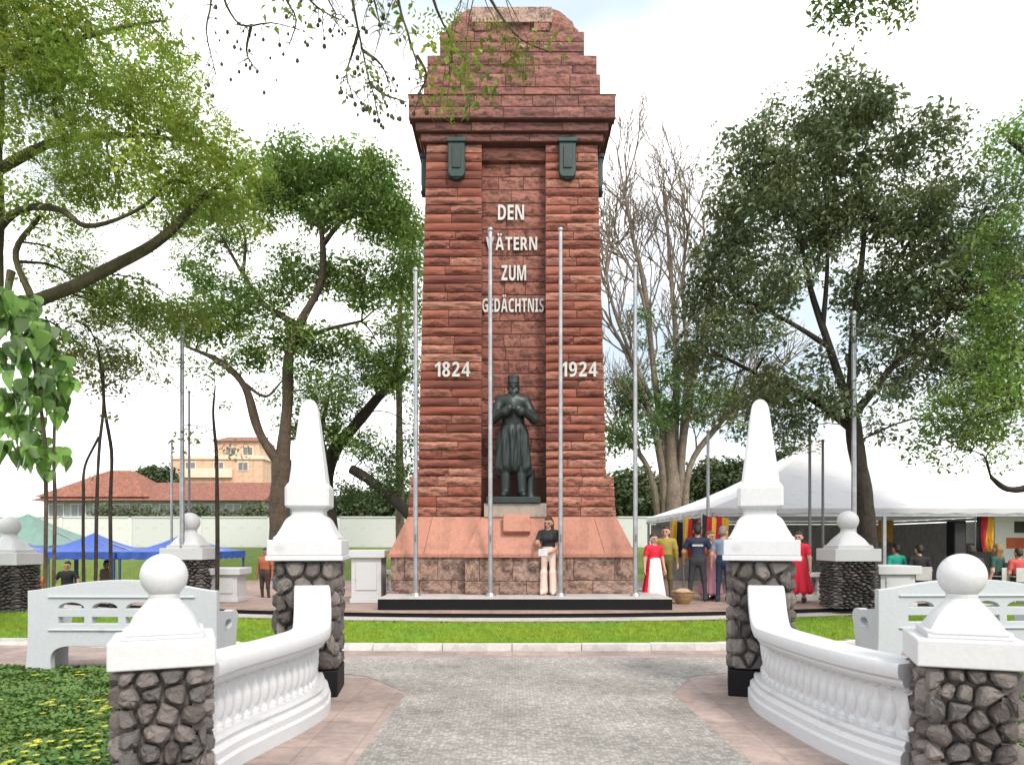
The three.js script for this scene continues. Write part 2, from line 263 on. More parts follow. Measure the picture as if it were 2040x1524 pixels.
// broader foot of the shaft
for (let k = 0; k < 4; k++) { const c = 0.9 / 4, h0 = 2.1 + k * c, hf = 2.29 - k * 0.012; course(-hf, -NL, 2, h0, h0 + c, hf, rough, mRed); course(NR, hf, 2, h0, h0 + c, hf, rough, mRed); sideCourse(hf - 0.03, 6, h0, h0 + c, rough); }
part('core', frustum(-2.24, -NL - 0.02, 2.23, -2.24, Ht(2.1), -2.24, -NL - 0.02, 2.23, -2.24, Ht(2.99)), mMortarRed, mon);
part('core', frustum(NR + 0.02, 2.24, 2.23, -2.24, Ht(2.1), NR + 0.02, 2.24, 2.23, -2.24, Ht(2.99)), mMortarRed, mon);
// cornice and attic
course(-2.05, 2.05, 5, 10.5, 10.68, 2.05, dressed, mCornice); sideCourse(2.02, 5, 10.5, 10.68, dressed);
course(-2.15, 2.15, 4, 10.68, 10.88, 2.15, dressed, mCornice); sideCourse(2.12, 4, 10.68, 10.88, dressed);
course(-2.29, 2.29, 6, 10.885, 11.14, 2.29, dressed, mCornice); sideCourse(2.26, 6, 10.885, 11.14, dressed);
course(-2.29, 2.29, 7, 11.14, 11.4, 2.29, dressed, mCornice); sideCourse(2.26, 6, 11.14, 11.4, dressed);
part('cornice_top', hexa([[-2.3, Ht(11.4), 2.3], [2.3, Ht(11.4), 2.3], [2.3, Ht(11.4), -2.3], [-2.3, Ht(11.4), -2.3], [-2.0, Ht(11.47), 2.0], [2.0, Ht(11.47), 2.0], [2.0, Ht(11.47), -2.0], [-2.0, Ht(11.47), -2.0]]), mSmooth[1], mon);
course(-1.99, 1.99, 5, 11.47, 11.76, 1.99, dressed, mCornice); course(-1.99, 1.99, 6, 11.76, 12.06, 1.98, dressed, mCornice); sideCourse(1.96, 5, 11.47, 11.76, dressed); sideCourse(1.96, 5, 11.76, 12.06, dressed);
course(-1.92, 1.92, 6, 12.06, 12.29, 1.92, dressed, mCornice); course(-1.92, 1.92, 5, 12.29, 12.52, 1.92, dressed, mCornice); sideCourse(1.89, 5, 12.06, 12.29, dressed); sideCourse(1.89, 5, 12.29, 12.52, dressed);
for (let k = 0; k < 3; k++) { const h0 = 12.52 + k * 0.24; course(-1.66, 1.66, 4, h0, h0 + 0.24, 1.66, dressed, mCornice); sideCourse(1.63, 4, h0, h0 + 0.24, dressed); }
// stepped dome with a tablet in front
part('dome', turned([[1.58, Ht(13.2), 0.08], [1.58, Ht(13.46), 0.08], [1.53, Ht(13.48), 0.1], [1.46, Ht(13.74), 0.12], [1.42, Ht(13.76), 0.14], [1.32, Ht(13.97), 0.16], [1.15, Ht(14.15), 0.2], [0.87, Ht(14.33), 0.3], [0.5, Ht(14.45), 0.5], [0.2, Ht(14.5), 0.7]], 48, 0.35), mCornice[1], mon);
part('tablet', rbox(1.84, 0.36, 0.4, 0.02, 0, Ht(13.6), 1.48), mGranite[2], mon);
for (const s of [-1, 1]) part('tablet_support', rbox(0.36, 0.185, 0.38, 0.015, s * 0.68, Ht(13.327), 1.48), mCornice[3], mon);
const sideMesh = part('side_masonry', join(sideGeo), mRed[0], mon); sideMesh.userData.kind = 'stuff';
// granite base with a projecting middle, and the smooth sloping course over it
const baseRow = (x0, x1, z, ws, h0, h1) => { let x = x0; const s = (x1 - x0) / ws.reduce((a, b) => a + b); for (const w of ws) { part('granite_block', pick(flatB), pick(mGranite), mon, [x + w * s / 2, Ht((h0 + h1) / 2), z], null, [w * s - 0.012, h1 - h0 - 0.012, 1]); x += w * s; } };
const BC0 = -1.0, BC1 = 1.13;                                  // the projecting middle
baseRow(-2.62, BC0, 2.64, [1, 2.4, 2], 0.72, 1.22); baseRow(-2.62, BC0, 2.64, [2, 2.2, 1], 0.43, 0.72);
baseRow(BC1, 2.62, 2.64, [0.5, 2.2, 1], 0.72, 1.22); baseRow(BC1, 2.62, 2.64, [1.4, 2], 0.43, 0.72);
baseRow(BC0, BC1, 2.9, [0.7, 1.6, 1.5, 1], 0.72, 1.22); baseRow(BC0, BC1, 2.9, [1.5, 1.2, 1.7], 0.43, 0.72);
part('core', join([frustum(-2.58, 2.58, 2.6, -2.6, Ht(0.43), -2.58, 2.58, 2.6, -2.6, Ht(1.22)), frustum(BC0 + 0.04, BC1 - 0.04, 2.86, 2.5, Ht(0.43), BC0 + 0.04, BC1 - 0.04, 2.86, 2.5, Ht(1.22))]), mMortarRed, mon);
part('side_masonry', frustum(-2.625, 2.625, 2.33, -2.63, Ht(0.43), -2.625, 2.625, 2.33, -2.63, Ht(1.215)), mGranite[1], mon);
part('sill', join([box(5.36, 0.07, 5.34, 0, Ht(1.255), 0.005), box(BC1 - BC0 + 0.06, 0.07, 0.5, (BC0 + BC1) / 2, Ht(1.257), 2.71)]), mSmooth[1], mon);
{ // sloping faces in slabs
  const zb = 2.66, zt = 2.3, hb = 1.29, ht = 2.1;
  for (const [a, b, A, B, i] of [[-2.66, -1.9, -2.3, -1.75, 0], [-1.9, BC0 + 0.02, -1.75, -0.6, 2], [BC1 - 0.02, 2.0, 0.65, 1.8, 0], [2.0, 2.66, 1.8, 2.3, 1]]) part('sloping_slab', frustum(a + 0.004, b - 0.004, zb, -2.6, Ht(hb), A + 0.004, B - 0.004, zt, -2.3, Ht(ht)), mSmooth[i], mon);
  part('sloping_slab', frustum(BC0, BC1, 2.92, 1.6, Ht(hb + 0.003), -0.66, 0.74, 2.46, 1.6, Ht(ht - 0.02)), mSmooth[2], mon);
  for (const s of [-1, 1]) part('sloping_slab', frustum(s < 0 ? -2.67 : 2.3, s < 0 ? -2.3 : 2.67, 2.2, -2.66, Ht(hb + 0.002), s < 0 ? -2.306 : 2.2, s < 0 ? -2.2 : 2.306, 2.2, -2.3, Ht(ht + 0.001)), mSmooth[1], mon);
  part('stone_book', rbox(0.58, 0.42, 0.16, 0.015), mSmooth[0], mon, [0.1, Ht(1.93), 2.66], [-0.45, 0, 0]);
  part('statue_plinth', rbox(1.36, 0.31, 0.95, 0.02, 0.07, Ht(2.235), 2.02), M([0.4, 0.33, 0.28], 0.8, { map: blotch }), mon);
}
// bronze drops under the cornice, two on each face
{
  const shape = new THREE.Shape(); const w = 0.17, h = 0.78; shape.moveTo(-w, h); shape.lineTo(w, h); shape.lineTo(w, 0.12); shape.absarc(0, 0.12, w, 0, Math.PI, true); shape.lineTo(-w, h);
  const body = metric(new THREE.ExtrudeGeometry(shape, { depth: 0.1, bevelEnabled: true, bevelSize: 0.02, bevelThickness: 0.03, bevelSegments: 2 }));
  for (let f = 0; f < 4; f++) for (const s of [-1, 1]) {
    const b = part('bronze_drop', body, mBronzeGreen, mon); const q = new THREE.Group(); q.rotation.y = f * Math.PI / 2; q.position.set(0, 0, 0); q.updateMatrix();
    b.position.set(s * 1.24, Ht(9.7), 1.97).applyMatrix4(q.matrix); b.rotation.y = f * Math.PI / 2;
    part('cap', rbox(0.44, 0.1, 0.2, 0.02, 0, 0.8, 0.07), mBronzeGreen, b); part('panel', rbox(0.2, 0.5, 0.05, 0.02, 0, 0.42, 0.13), mBronze, b); part('foot', rbox(0.26, 0.06, 0.16, 0.02, 0, 0.0, 0.08), mBronzeGreen, b);
  }
}
// raised white lettering
const font = await new FontLoader().loadAsync('fonts/droid/droid_sans_bold.typeface.json');
function lettering(text, px0, px1, py0, py1, d, z) {
  const y0 = PY(py1, d), y1 = PY(py0, d), x0 = PX(px0, d), x1 = PX(px1, d), probe = new TextGeometry('H', { font, size: 1, depth: 0.01, curveSegments: 1, bevelEnabled: false }), sz = (probe.computeBoundingBox(), (y1 - y0) / probe.boundingBox.max.y); let x = 0; const out = [];
  for (const ch of text) { const g = new TextGeometry(ch, { font, size: sz, depth: 0.045, curveSegments: 4, bevelEnabled: false }); g.computeBoundingBox(); const bb = g.boundingBox; out.push([g, x - bb.min.x]); x += bb.max.x - bb.min.x + sz * 0.16; }
  const s = (x1 - x0) / (x - sz * 0.16);
  for (const [g, o] of out) part('letter', metric(g), mLetter, mon, [x0 + o * s, y0 - POD, z], null, [s, 1, 1]);
}
const ND = -(ZC + NZ);
lettering('DEN', 992, 1044, 410, 440, ND, NZ + 0.012); lettering('VÄTERN', 968, 1070, 474, 500, ND, NZ + 0.012);
lettering('ZUM', 999, 1048, 530, 560, ND, NZ + 0.012); lettering('GEDÄCHTNIS', 961, 1083, 596, 623, ND, NZ + 0.012);
{ const hf = halfAt(5.3) + 0.03, d = -(ZC + hf); lettering('1824', 866, 937, 722, 751, d, hf); lettering('1924', 1118, 1190, 722, 751, d, hf); }
// ---------------------------------------------------------------- fieldstone pillars
function cellsIn(w, h, nx, ny, r, stretch = 1) { // irregular cells that fill a rectangle
  const pts = []; for (let j = 0; j < ny; j++) for (let i = 0; i < nx; i++) pts.push([(i + 0.5 + (j % 2 ? 0.25 : -0.25) + (r() - 0.5) * 0.75) / nx * w, (j + 0.5 + (r() - 0.5) * 0.7) / ny * h]);
  return pts.map((p, a) => {
    let poly = [[0, 0], [w, 0], [w, h], [0, h]];
    for (let b = 0; b < pts.length; b++) {
      if (a === b) continue; const q = pts[b], dx = q[0] - p[0], dy = (q[1] - p[1]) * stretch, mx = (p[0] + q[0]) / 2, my = (p[1] + q[1]) / 2, side = (v) => (v[0] - mx) * dx + (v[1] - my) * dy * 1, out = [];
      if (Math.abs(dx) > w * 0.9) continue;
      for (let i = 0; i < poly.length; i++) { const u = poly[i], v = poly[(i + 1) % poly.length], su = side(u), sv = side(v); if (su <= 0) out.push(u); if (su * sv < 0) { const t = su / (su - sv); out.push([mix(u[0], v[0], t), mix(u[1], v[1], t)]); } }
      poly = out; if (poly.length < 3) return null;
    }
    return poly;
  }).filter((p) => p && p.length > 2);
}
function fieldstone(poly, r, gap, rise) { // a rounded stone on the face z = 0
  const c = [0, 1].map((k) => poly.reduce((s, p) => s + p[k], 0) / poly.length), soft = [];
  for (let i = 0; i < poly.length; i++) { const p = poly[i], q = poly[(i + 1) % poly.length]; soft.push([mix(p[0], q[0], 0.22), mix(p[1], q[1], 0.22)], [mix(p[0], q[0], 0.78), mix(p[1], q[1], 0.78)]); }
  const inset = (s, g) => soft.map((p) => { const dx = p[0] - c[0], dy = p[1] - c[1], l = Math.hypot(dx, dy) || 1, k = Math.max(0.2, s * (1 - g / l)); return [c[0] + dx * k, c[1] + dy * k]; });
  const a = [], A = inset(1, gap).map((p) => [...p, -0.05]), B = inset(0.96, gap).map((p) => [...p, rise * 0.55]), D = inset(0.66, gap).map((p) => [...p, rise * (0.8 + 0.35 * r())]), top = [c[0] + (r() - 0.5) * 0.02, c[1] + (r() - 0.5) * 0.02, rise * (0.9 + 0.3 * r())], n = A.length;
  for (let i = 0; i < n; i++) { const k = (i + 1) % n; for (const p of [A[i], A[k], B[k], A[i], B[k], B[i], B[i], B[k], D[k], B[i], D[k], D[i], D[i], D[k], top]) a.push(...p); }
  const g = new THREE.BufferGeometry(); g.setAttribute('position', new THREE.Float32BufferAttribute(a, 3)); g.computeVertexNormals(); return metric(toCreasedNormals(g, 0.5), 1.6, r(), r());
}
const stoneTones = [[0.12, 0.1, 0.093], [0.15, 0.128, 0.12], [0.095, 0.08, 0.076], [0.2, 0.175, 0.162], [0.13, 0.12, 0.115], [0.235, 0.205, 0.19]].map((c) => M(c, 0.85, { map: grain, bumpMap: bumpFine, bumpScale: 0.012 }));
function stoneShaft(parent, w, y0, y1, nx, ny, seed, rise, gap, stretch = 1) {
  const r = rng(seed), k = rise * 0.85;
  part('mortar_core', box(w - 2 * k, y1 - y0, w - 2 * k, 0, (y0 + y1) / 2, 0), mCement, parent);
  for (let f = 0; f < 4; f++) for (const poly of cellsIn(w, y1 - y0, nx, ny, r, stretch)) part('field_stone', fieldstone(poly, r, gap, rise).translate(-w / 2, y0, w / 2 - rise * 0.5).rotateY(f * Math.PI / 2), pick(stoneTones, r), parent);
}
const mCapWhite = mWhite;
function ballPillar(label, x, d, turn, w, capY, seed, nx, ny, k = 1, base = 0, stretch = 1, group) {
  const t = thing('ball_pillar', label, 'pillar', [x, base, -d], turn, group);
  stoneShaft(t, w, 0, capY, nx, ny, seed, 0.075 * k, 0.009 * k, stretch);
  part('cap_slab', join([rbox(w + 0.1 * k, 0.17 * k, w + 0.1 * k, 0.012, 0, capY + 0.085 * k + 0.001, 0), rbox(w - 0.04 * k, 0.03 * k, w - 0.04 * k, 0.008, 0, capY + 0.185 * k, 0)]), mCapWhite, t);
  const y = capY + 0.2 * k, h = w / 2;
  part('bell', turned([[h * 0.93, y, 0], [h * 0.93, y + 0.015 * k, 0], [h * 0.85, y + 0.02 * k, 0.1], [h * 0.8, y + 0.045 * k, 0.2], [h * 0.7, y + 0.1 * k, 0.4], [h * 0.55, y + 0.15 * k, 0.7], [h * 0.42, y + 0.185 * k, 0.9], [h * 0.36, y + 0.21 * k, 1], [h * 0.37, y + 0.24 * k, 1]], 48, 0.5), mCapWhite, t);
  const r = 0.142 * k; part('ball', metric(new THREE.SphereGeometry(r, 36, 24).translate(0, y + 0.225 * k + r * 0.9, 0)), mCapWhite, t);
  return t;
}
ballPillar('near dark fieldstone pillar with white ball finial beside the flowering lawn', -2.235, 4.67, 0.42, 0.5, 0.815, 501, 4, 7);
ballPillar('near dark fieldstone pillar with white ball finial in front of the bench by the marquee', 2.89, 4.67, -0.36, 0.5, 0.815, 502, 4, 7);
function obeliskPillar(label, x, d, seed, turn) {
  const t = thing('obelisk_pillar', label, 'pillar', [x, 0, -d], turn, 'obelisk pillars of the gateway'), w = 0.585;
  part('plinth', rbox(w + 0.06, 0.27, w + 0.06, 0.015, 0, 0.135, 0), mBlack, t);
  stoneShaft(t, w, 0.27, 1.385, 4, 7, seed, 0.075, 0.01);
  const s = 0.96;
  part('cap_slab', join([rbox(0.79 * s, 0.05, 0.79 * s, 0.01, 0, 1.411, 0), rbox(0.765 * s, 0.16, 0.765 * s, 0.012, 0, 1.516, 0)]), mCapWhite, t);
  part('neck', turned([[0.32, 1.596, 0], [0.32, 1.62, 0], [0.3, 1.64, 0.05], [0.26, 1.72, 0.1], [0.225, 1.8, 0.15], [0.2, 1.83, 0.2], [0.17, 1.85, 0.2], [0.165, 1.9, 0.2], [0.2, 1.935, 0.1]], 48, 0.35), mCapWhite, t);
  part('die', turned([[0.21, 1.93, 0.06], [0.225, 1.95, 0.05], [0.225, 2.13, 0.05], [0.205, 2.17, 0.05], [0.19, 2.185, 0.05]], 48, 0.35), mCapWhite, t);
  part('obelisk', turned([[0.19, 2.183, 0.03], [0.185, 2.2, 0.03], [0.088, 2.97, 0.05], [0.075, 3.02, 0.3], [0.045, 3.06, 0.7], [0.01, 3.075, 1]], 48, 0.35), mCapWhite, t);
  return t;
}
obeliskPillar('dark fieldstone gate pillar with white obelisk, in front of the forked tree trunk', -2.13, 7.66, 511, 0.12);
obeliskPillar('dark fieldstone gate pillar with white obelisk, in front of the costumed dancers', 2.61, 7.66, 512, -0.28);

// ---------------------------------------------------------------- curved white balustrades of the gateway
const balusterGeo = lathe([[0.001, 0], [0.052, 0], [0.052, 0.03], [0.034, 0.045], [0.03, 0.06], [0.045, 0.09], [0.06, 0.15], [0.054, 0.2], [0.036, 0.25], [0.03, 0.29], [0.034, 0.31], [0.05, 0.325], [0.05, 0.36], [0.001, 0.36]], 14, 0.6);
function balustrade(label, line) {
  const t = thing('balustrade', label, 'balustrade', [line[0][0], 0, -line[0][1]], 0, 'curved balustrades of the gateway');
  const c = new THREE.CatmullRomCurve3(line.map(([x, d]) => V(x - line[0][0], 0, -d + line[0][1])), false, 'centripetal'), N = 48, pts = c.getSpacedPoints(N);
  const rise = (t) => 0.36 * Math.pow(smooth(0.76, 0.99, t), 1.2);
  part('plinth', sweep(pts, () => [[-0.17, -0.05], [0.17, -0.05], [0.17, 0.1], [0.15, 0.12], [0.15, 0.17], [0.12, 0.2], [-0.12, 0.2], [-0.15, 0.17], [-0.15, 0.12], [-0.17, 0.1]]), mWhite, t);
  part('lower_rail', sweep(pts, () => [[-0.105, 0.198], [0.105, 0.198], [0.115, 0.23], [0.1, 0.26], [-0.1, 0.26], [-0.115, 0.23]]), mWhite, t);
  part('back_panel', sweep(pts, (i, u) => [[-0.025, 0.255], [0.025, 0.255], [0.025, 0.66 + rise(u)], [-0.025, 0.66 + rise(u)]]), mWhite, t);
  part('rail', sweep(pts, (i, u) => { const r = rise(u); return [[-0.11, 0.618 + r], [0.11, 0.618 + r], [0.13, 0.645 + r], [0.13, 0.665 + r], [0.165, 0.685 + r], [0.175, 0.71 + r], [0.175, 0.76 + r], [0.165, 0.78 + r], [-0.165, 0.78 + r], [-0.175, 0.76 + r], [-0.175, 0.71 + r], [-0.165, 0.685 + r], [-0.13, 0.665 + r], [-0.13, 0.645 + r]]; }), mWhite, t);
  const L = c.getLength(), n = Math.floor(L / 0.118);
  for (let i = 0; i < n; i++) { const u = (i + 0.5) / n, p = c.getPointAt(u), r = rise(u); part('baluster', balusterGeo, mWhite, t, [p.x, 0.258, p.z], null, [1, 1 + r / 0.36, 1]); }
  return t;
}
balustrade('white curved balustrade beside the flowering lawn', [[-2.12, 4.85], [-2.09, 5.2], [-2.02, 5.55], [-1.9, 6.1], [-1.85, 6.6], [-1.92, 7.0], [-2.02, 7.34]]);
balustrade('white curved balustrade in front of the marquee', [[2.7, 4.85], [2.6, 5.1], [2.51, 5.5], [2.45, 6.1], [2.43, 6.7], [2.48, 7.05], [2.56, 7.34]]);

// ---------------------------------------------------------------- white concrete benches with slotted backs
function bench(label, x, d, turn, mirror) {
  const t = thing('park_bench', label, 'bench', [x, 0, -d], turn, 'white concrete benches'), W = 1.14;
  const s = new THREE.Shape(); s.moveTo(-W - 0.05, 0); s.lineTo(-W + 0.28, 0); s.bezierCurveTo(-W + 0.24, 0.2, -W + 0.25, 0.31, -W + 0.5, 0.33); s.lineTo(W - 0.5, 0.33); s.bezierCurveTo(W - 0.25, 0.31, W - 0.24, 0.2, W - 0.28, 0); s.lineTo(W + 0.05, 0); s.bezierCurveTo(W - 0.01, 0.2, W, 0.5, W, 0.98); s.bezierCurveTo(W * 0.75, 1.0, W * 0.55, 1.1, 0, 1.11); s.bezierCurveTo(-W * 0.55, 1.1, -W * 0.75, 1.0, -W, 0.98); s.bezierCurveTo(-W, 0.5, -W + 0.01, 0.2, -W - 0.05, 0);
  for (const [y0, y1] of [[0.77, 0.87], [0.59, 0.68]]) for (let i = 0; i < 4; i++) { const a = -0.78 + i * 0.41, b = a + 0.33, h = new THREE.Path(); h.moveTo(a, y0); h.lineTo(b, y0); if (y0 > 0.7) h.bezierCurveTo(b, y1 + 0.01, a, y1 + 0.01, a, y0); else { h.lineTo(b, y1); h.lineTo(a, y1); h.lineTo(a, y0); } s.holes.push(h); }
  part('backrest', metric(new THREE.ExtrudeGeometry(s, { depth: 0.07, bevelEnabled: true, bevelSize: 0.008, bevelThickness: 0.012, bevelSegments: 2, curveSegments: 10 }).translate(0, 0, -0.04)), mBench, t);
  part('back_moulding', rbox(2 * W - 0.5, 0.018, 0.03, 0.006, 0, 0.915, 0.05), mBench, t); part('back_moulding', rbox(2 * W - 0.5, 0.018, 0.03, 0.006, 0, 0.52, 0.05), mBench, t);
  part('seat', rbox(2 * W - 0.06, 0.08, 0.5, 0.015, 0, 0.42, -0.32), mBench, t);
  for (const k of [-1, 1]) {
    const a = new THREE.Shape(); a.moveTo(0.06, 0); a.lineTo(0.55, 0); a.bezierCurveTo(0.5, 0.25, 0.6, 0.5, 0.62, 0.62); a.bezierCurveTo(0.62, 0.72, 0.5, 0.72, 0.42, 0.7); a.lineTo(0.06, 0.74); a.lineTo(0.06, 0); const h = new THREE.Path(); h.absellipse(0.33, 0.56, 0.1, 0.06, 0, 2 * Math.PI); a.holes.push(h);
    part('arm_panel', metric(new THREE.ExtrudeGeometry(a, { depth: 0.1, bevelEnabled: true, bevelSize: 0.006, bevelThickness: 0.006, bevelSegments: 1 }).rotateY(Math.PI / 2).translate(k * (W - 0.06) - 0.05, 0, 0)), mBench, t);
  }
  return t;
}
bench('white concrete bench with slotted back beside the blue canopies', -4.66, 8.72, -0.03);
bench('white concrete bench with slotted back in front of the marquee', 5.62, 8.95, 0.03);

// ---------------------------------------------------------------- flagpoles
function pole(label, px, py, d, base, r, group, mat = mSteel, name = 'flagpole') {
  const h = PY(py, d) - base, t = thing(name, label, 'flagpole', [PX(px, d), base, -d], 0, group);
  part('shaft', metric(new THREE.CylinderGeometry(r * 0.8, r, h, 14).translate(0, h / 2, 0)), mat, t);
  part('finial', metric(new THREE.SphereGeometry(r * 1.15, 12, 8).translate(0, h + r * 0.5, 0)), mat, t);
  part('collar', cyl(r * 2.2, r * 1.6, 0.06), mat, t);
  part('cleat', rbox(0.03, 0.16, 0.03, 0.006, 0, 1.2, r + 0.012), mDarkSteel, t);
  return t;
}
pole('steel flagpole on the black podium in front of the date 1824', 828, 540, 15.12, POD + 0.003, 0.05, 'flagpoles on the podium');
pole('steel flagpole on the black podium beside the bronze statue', 977, 460, 15.12, POD + 0.003, 0.05, 'flagpoles on the podium');
pole('steel flagpole on the black podium beside the woman in pale trousers', 1117, 460, 15.12, POD + 0.003, 0.05, 'flagpoles on the podium');
pole('steel flagpole on the black podium beside the dancer in red', 1266, 530, 15.12, POD + 0.003, 0.05, 'flagpoles on the podium');
pole('tall steel flagpole between the forked tree and the blue canopies', 362, 632, 15.9, 0.197, 0.055, 'tall flagpoles of the platform');
pole('tall steel flagpole in front of the marquee beside the dark tree trunk', 1702, 628, 15.9, 0.197, 0.06, 'tall flagpoles of the platform');
pole('thin steel pole beside the tall flagpole near the blue canopies', 376, 782, 19, 0.197, 0.035, 'thin poles', mDarkSteel, 'thin_pole');
pole('short thin pale pole near the blue canopies', 341, 880, 18.5, 0.197, 0.035, 'thin poles', mSteel, 'thin_pole');
pole('thin steel pole in front of the bare tree beside the marquee', 1411, 862, 18, 0.197, 0.045, 'thin poles', mSteel, 'thin_pole');
pole('dark thin pole in front of the marquee roof beside the white obelisk', 1614, 850, 17.5, 0.197, 0.04, 'thin poles', mDarkSteel, 'thin_pole');
pole('second dark thin pole in front of the marquee roof', 1640, 880, 17.8, 0.197, 0.038, 'thin poles', mDarkSteel, 'thin_pole');

// ---------------------------------------------------------------- things on the platform
ballPillar('far fieldstone pillar with white ball in front of the marquee', PX(1690, 15.1), 15.1, 0, 0.78, 0.96, 521, 6, 16, 1.5, 0.197, 2.6, 'far ball pillars of the platform');
ballPillar('far fieldstone pillar with white ball in front of the blue canopies', PX(378, 16.2), 16.2, 0, 0.78, 0.96, 522, 6, 16, 1.5, 0.197, 2.6, 'far ball pillars of the platform');
ballPillar('far fieldstone pillar with white ball beside the green canopy', PX(18, 15.6), 15.6, 0, 0.78, 0.96, 523, 6, 16, 1.5, 0.1, 2.6, 'far ball pillars of the platform');
function pedestal(label, px, d, w, h, capH) {
  const t = thing('white_pedestal', label, 'pedestal', [PX(px, d), 0.197, -d]);
  part('base', rbox(w + 0.06, 0.1, w + 0.06, 0.01, 0, 0.05, 0), mWhiteFar, t); part('die', rbox(w, h - 0.1 - capH, w, 0.01, 0, 0.1 + (h - 0.1 - capH) / 2, 0), mWhiteFar, t);
  part('panel', rbox(w * 0.7, (h - capH) * 0.6, 0.03, 0.008, 0, h * 0.5, w / 2 + 0.008), mWhiteFar, t); part('cap', rbox(w + 0.18, capH, w + 0.18, 0.015, 0, h - capH / 2, 0), mWhiteFar, t);
}
pedestal('white square pedestal beside the sloping base of the red tower', 735, 16.4, 0.66, 1.17, 0.17);
pedestal('low white square pedestal beside the far ball pillar and blue canopy', 455, 16.6, 0.6, 0.76, 0.15);
pedestal('white square pedestal behind the bench, beside the far ball pillar in front of the marquee', 1772, 15.4, 0.72, 0.86, 0.18);
const smallBaluster = lathe([[0.001, 0], [0.05, 0], [0.05, 0.05], [0.03, 0.08], [0.055, 0.18], [0.03, 0.34], [0.05, 0.42], [0.001, 0.42]], 10);
function lowRail(label, px0, px1, d) {
  const x0 = PX(px0, d), x1 = PX(px1, d), w = x1 - x0, t = thing('low_balustrade', label, 'balustrade', [(x0 + x1) / 2, 0.197, -d], 0, 'low balustrades behind the platform');
  part('base_rail', rbox(w, 0.12, 0.24, 0.01, 0, 0.06, 0), mWhiteFar, t); part('top_rail', rbox(w, 0.1, 0.26, 0.012, 0, 0.59, 0), mWhiteFar, t);
  const n = Math.round(w / 0.17); for (let i = 0; i < n; i++) part('baluster', smallBaluster, mWhiteFar, t, [-w / 2 + (i + 0.5) * w / n, 0.12, 0]);
}
lowRail('low white balustrade between the gate obelisk and the far ball pillar by the marquee', 1560, 1652, 16.8);
lowRail('low white balustrade behind the pedestal beside the tower', 752, 800, 18.2);
// ---------------------------------------------------------------- figures: signed distance skeletons meshed by surface nets
function nets(f, lo, hi, cell) {
  const n = [0, 1, 2].map((k) => Math.ceil((hi[k] - lo[k]) / cell) + 1), [nx, ny, nz] = n, val = new Float32Array(nx * ny * nz), at3 = (i, j, k) => (k * ny + j) * nx + i;
  for (let k = 0; k < nz; k++) for (let j = 0; j < ny; j++) for (let i = 0; i < nx; i++) val[at3(i, j, k)] = f(lo[0] + i * cell, lo[1] + j * cell, lo[2] + k * cell);
  const id = new Int32Array(val.length).fill(-1), pos = [], idx = [];
  for (let k = 0; k + 1 < nz; k++) for (let j = 0; j + 1 < ny; j++) for (let i = 0; i + 1 < nx; i++) {
    let c = 0, x = 0, y = 0, z = 0; const v = []; for (let q = 0; q < 8; q++) v.push(val[at3(i + (q & 1), j + (q >> 1 & 1), k + (q >> 2))]);
    const s = v.filter((t) => t < 0).length; if (!s || s === 8) continue;
    for (const [a, b] of EDGES) if ((v[a] < 0) !== (v[b] < 0)) { const t = v[a] / (v[a] - v[b]); x += mix(a & 1, b & 1, t); y += mix(a >> 1 & 1, b >> 1 & 1, t); z += mix(a >> 2, b >> 2, t); c++; }
    id[at3(i, j, k)] = pos.length / 3; pos.push(lo[0] + (i + x / c) * cell, lo[1] + (j + y / c) * cell, lo[2] + (k + z / c) * cell);
  }
  const quad = (a, b, c, d, flip) => { if (a < 0 || b < 0 || c < 0 || d < 0) return; flip ? idx.push(a, c, b, a, d, c) : idx.push(a, b, c, a, c, d); };
  for (let k = 1; k + 1 < nz; k++) for (let j = 1; j + 1 < ny; j++) for (let i = 1; i + 1 < nx; i++) {
    const s = val[at3(i, j, k)] < 0;
    if (s !== val[at3(i + 1, j, k)] < 0) quad(id[at3(i, j - 1, k - 1)], id[at3(i, j, k - 1)], id[at3(i, j, k)], id[at3(i, j - 1, k)], !s);
    if (s !== val[at3(i, j + 1, k)] < 0) quad(id[at3(i - 1, j, k - 1)], id[at3(i - 1, j, k)], id[at3(i, j, k)], id[at3(i, j, k - 1)], !s);
    if (s !== val[at3(i, j, k + 1)] < 0) quad(id[at3(i - 1, j - 1, k)], id[at3(i, j - 1, k)], id[at3(i, j, k)], id[at3(i - 1, j, k)], !s);
  }
  const g = new THREE.BufferGeometry(); g.setAttribute('position', new THREE.Float32BufferAttribute(pos, 3)); g.setIndex(idx); return g;
}
const EDGES = [[0, 1], [2, 3], [4, 5], [6, 7], [0, 2], [1, 3], [4, 6], [5, 7], [0, 4], [1, 5], [2, 6], [3, 7]];
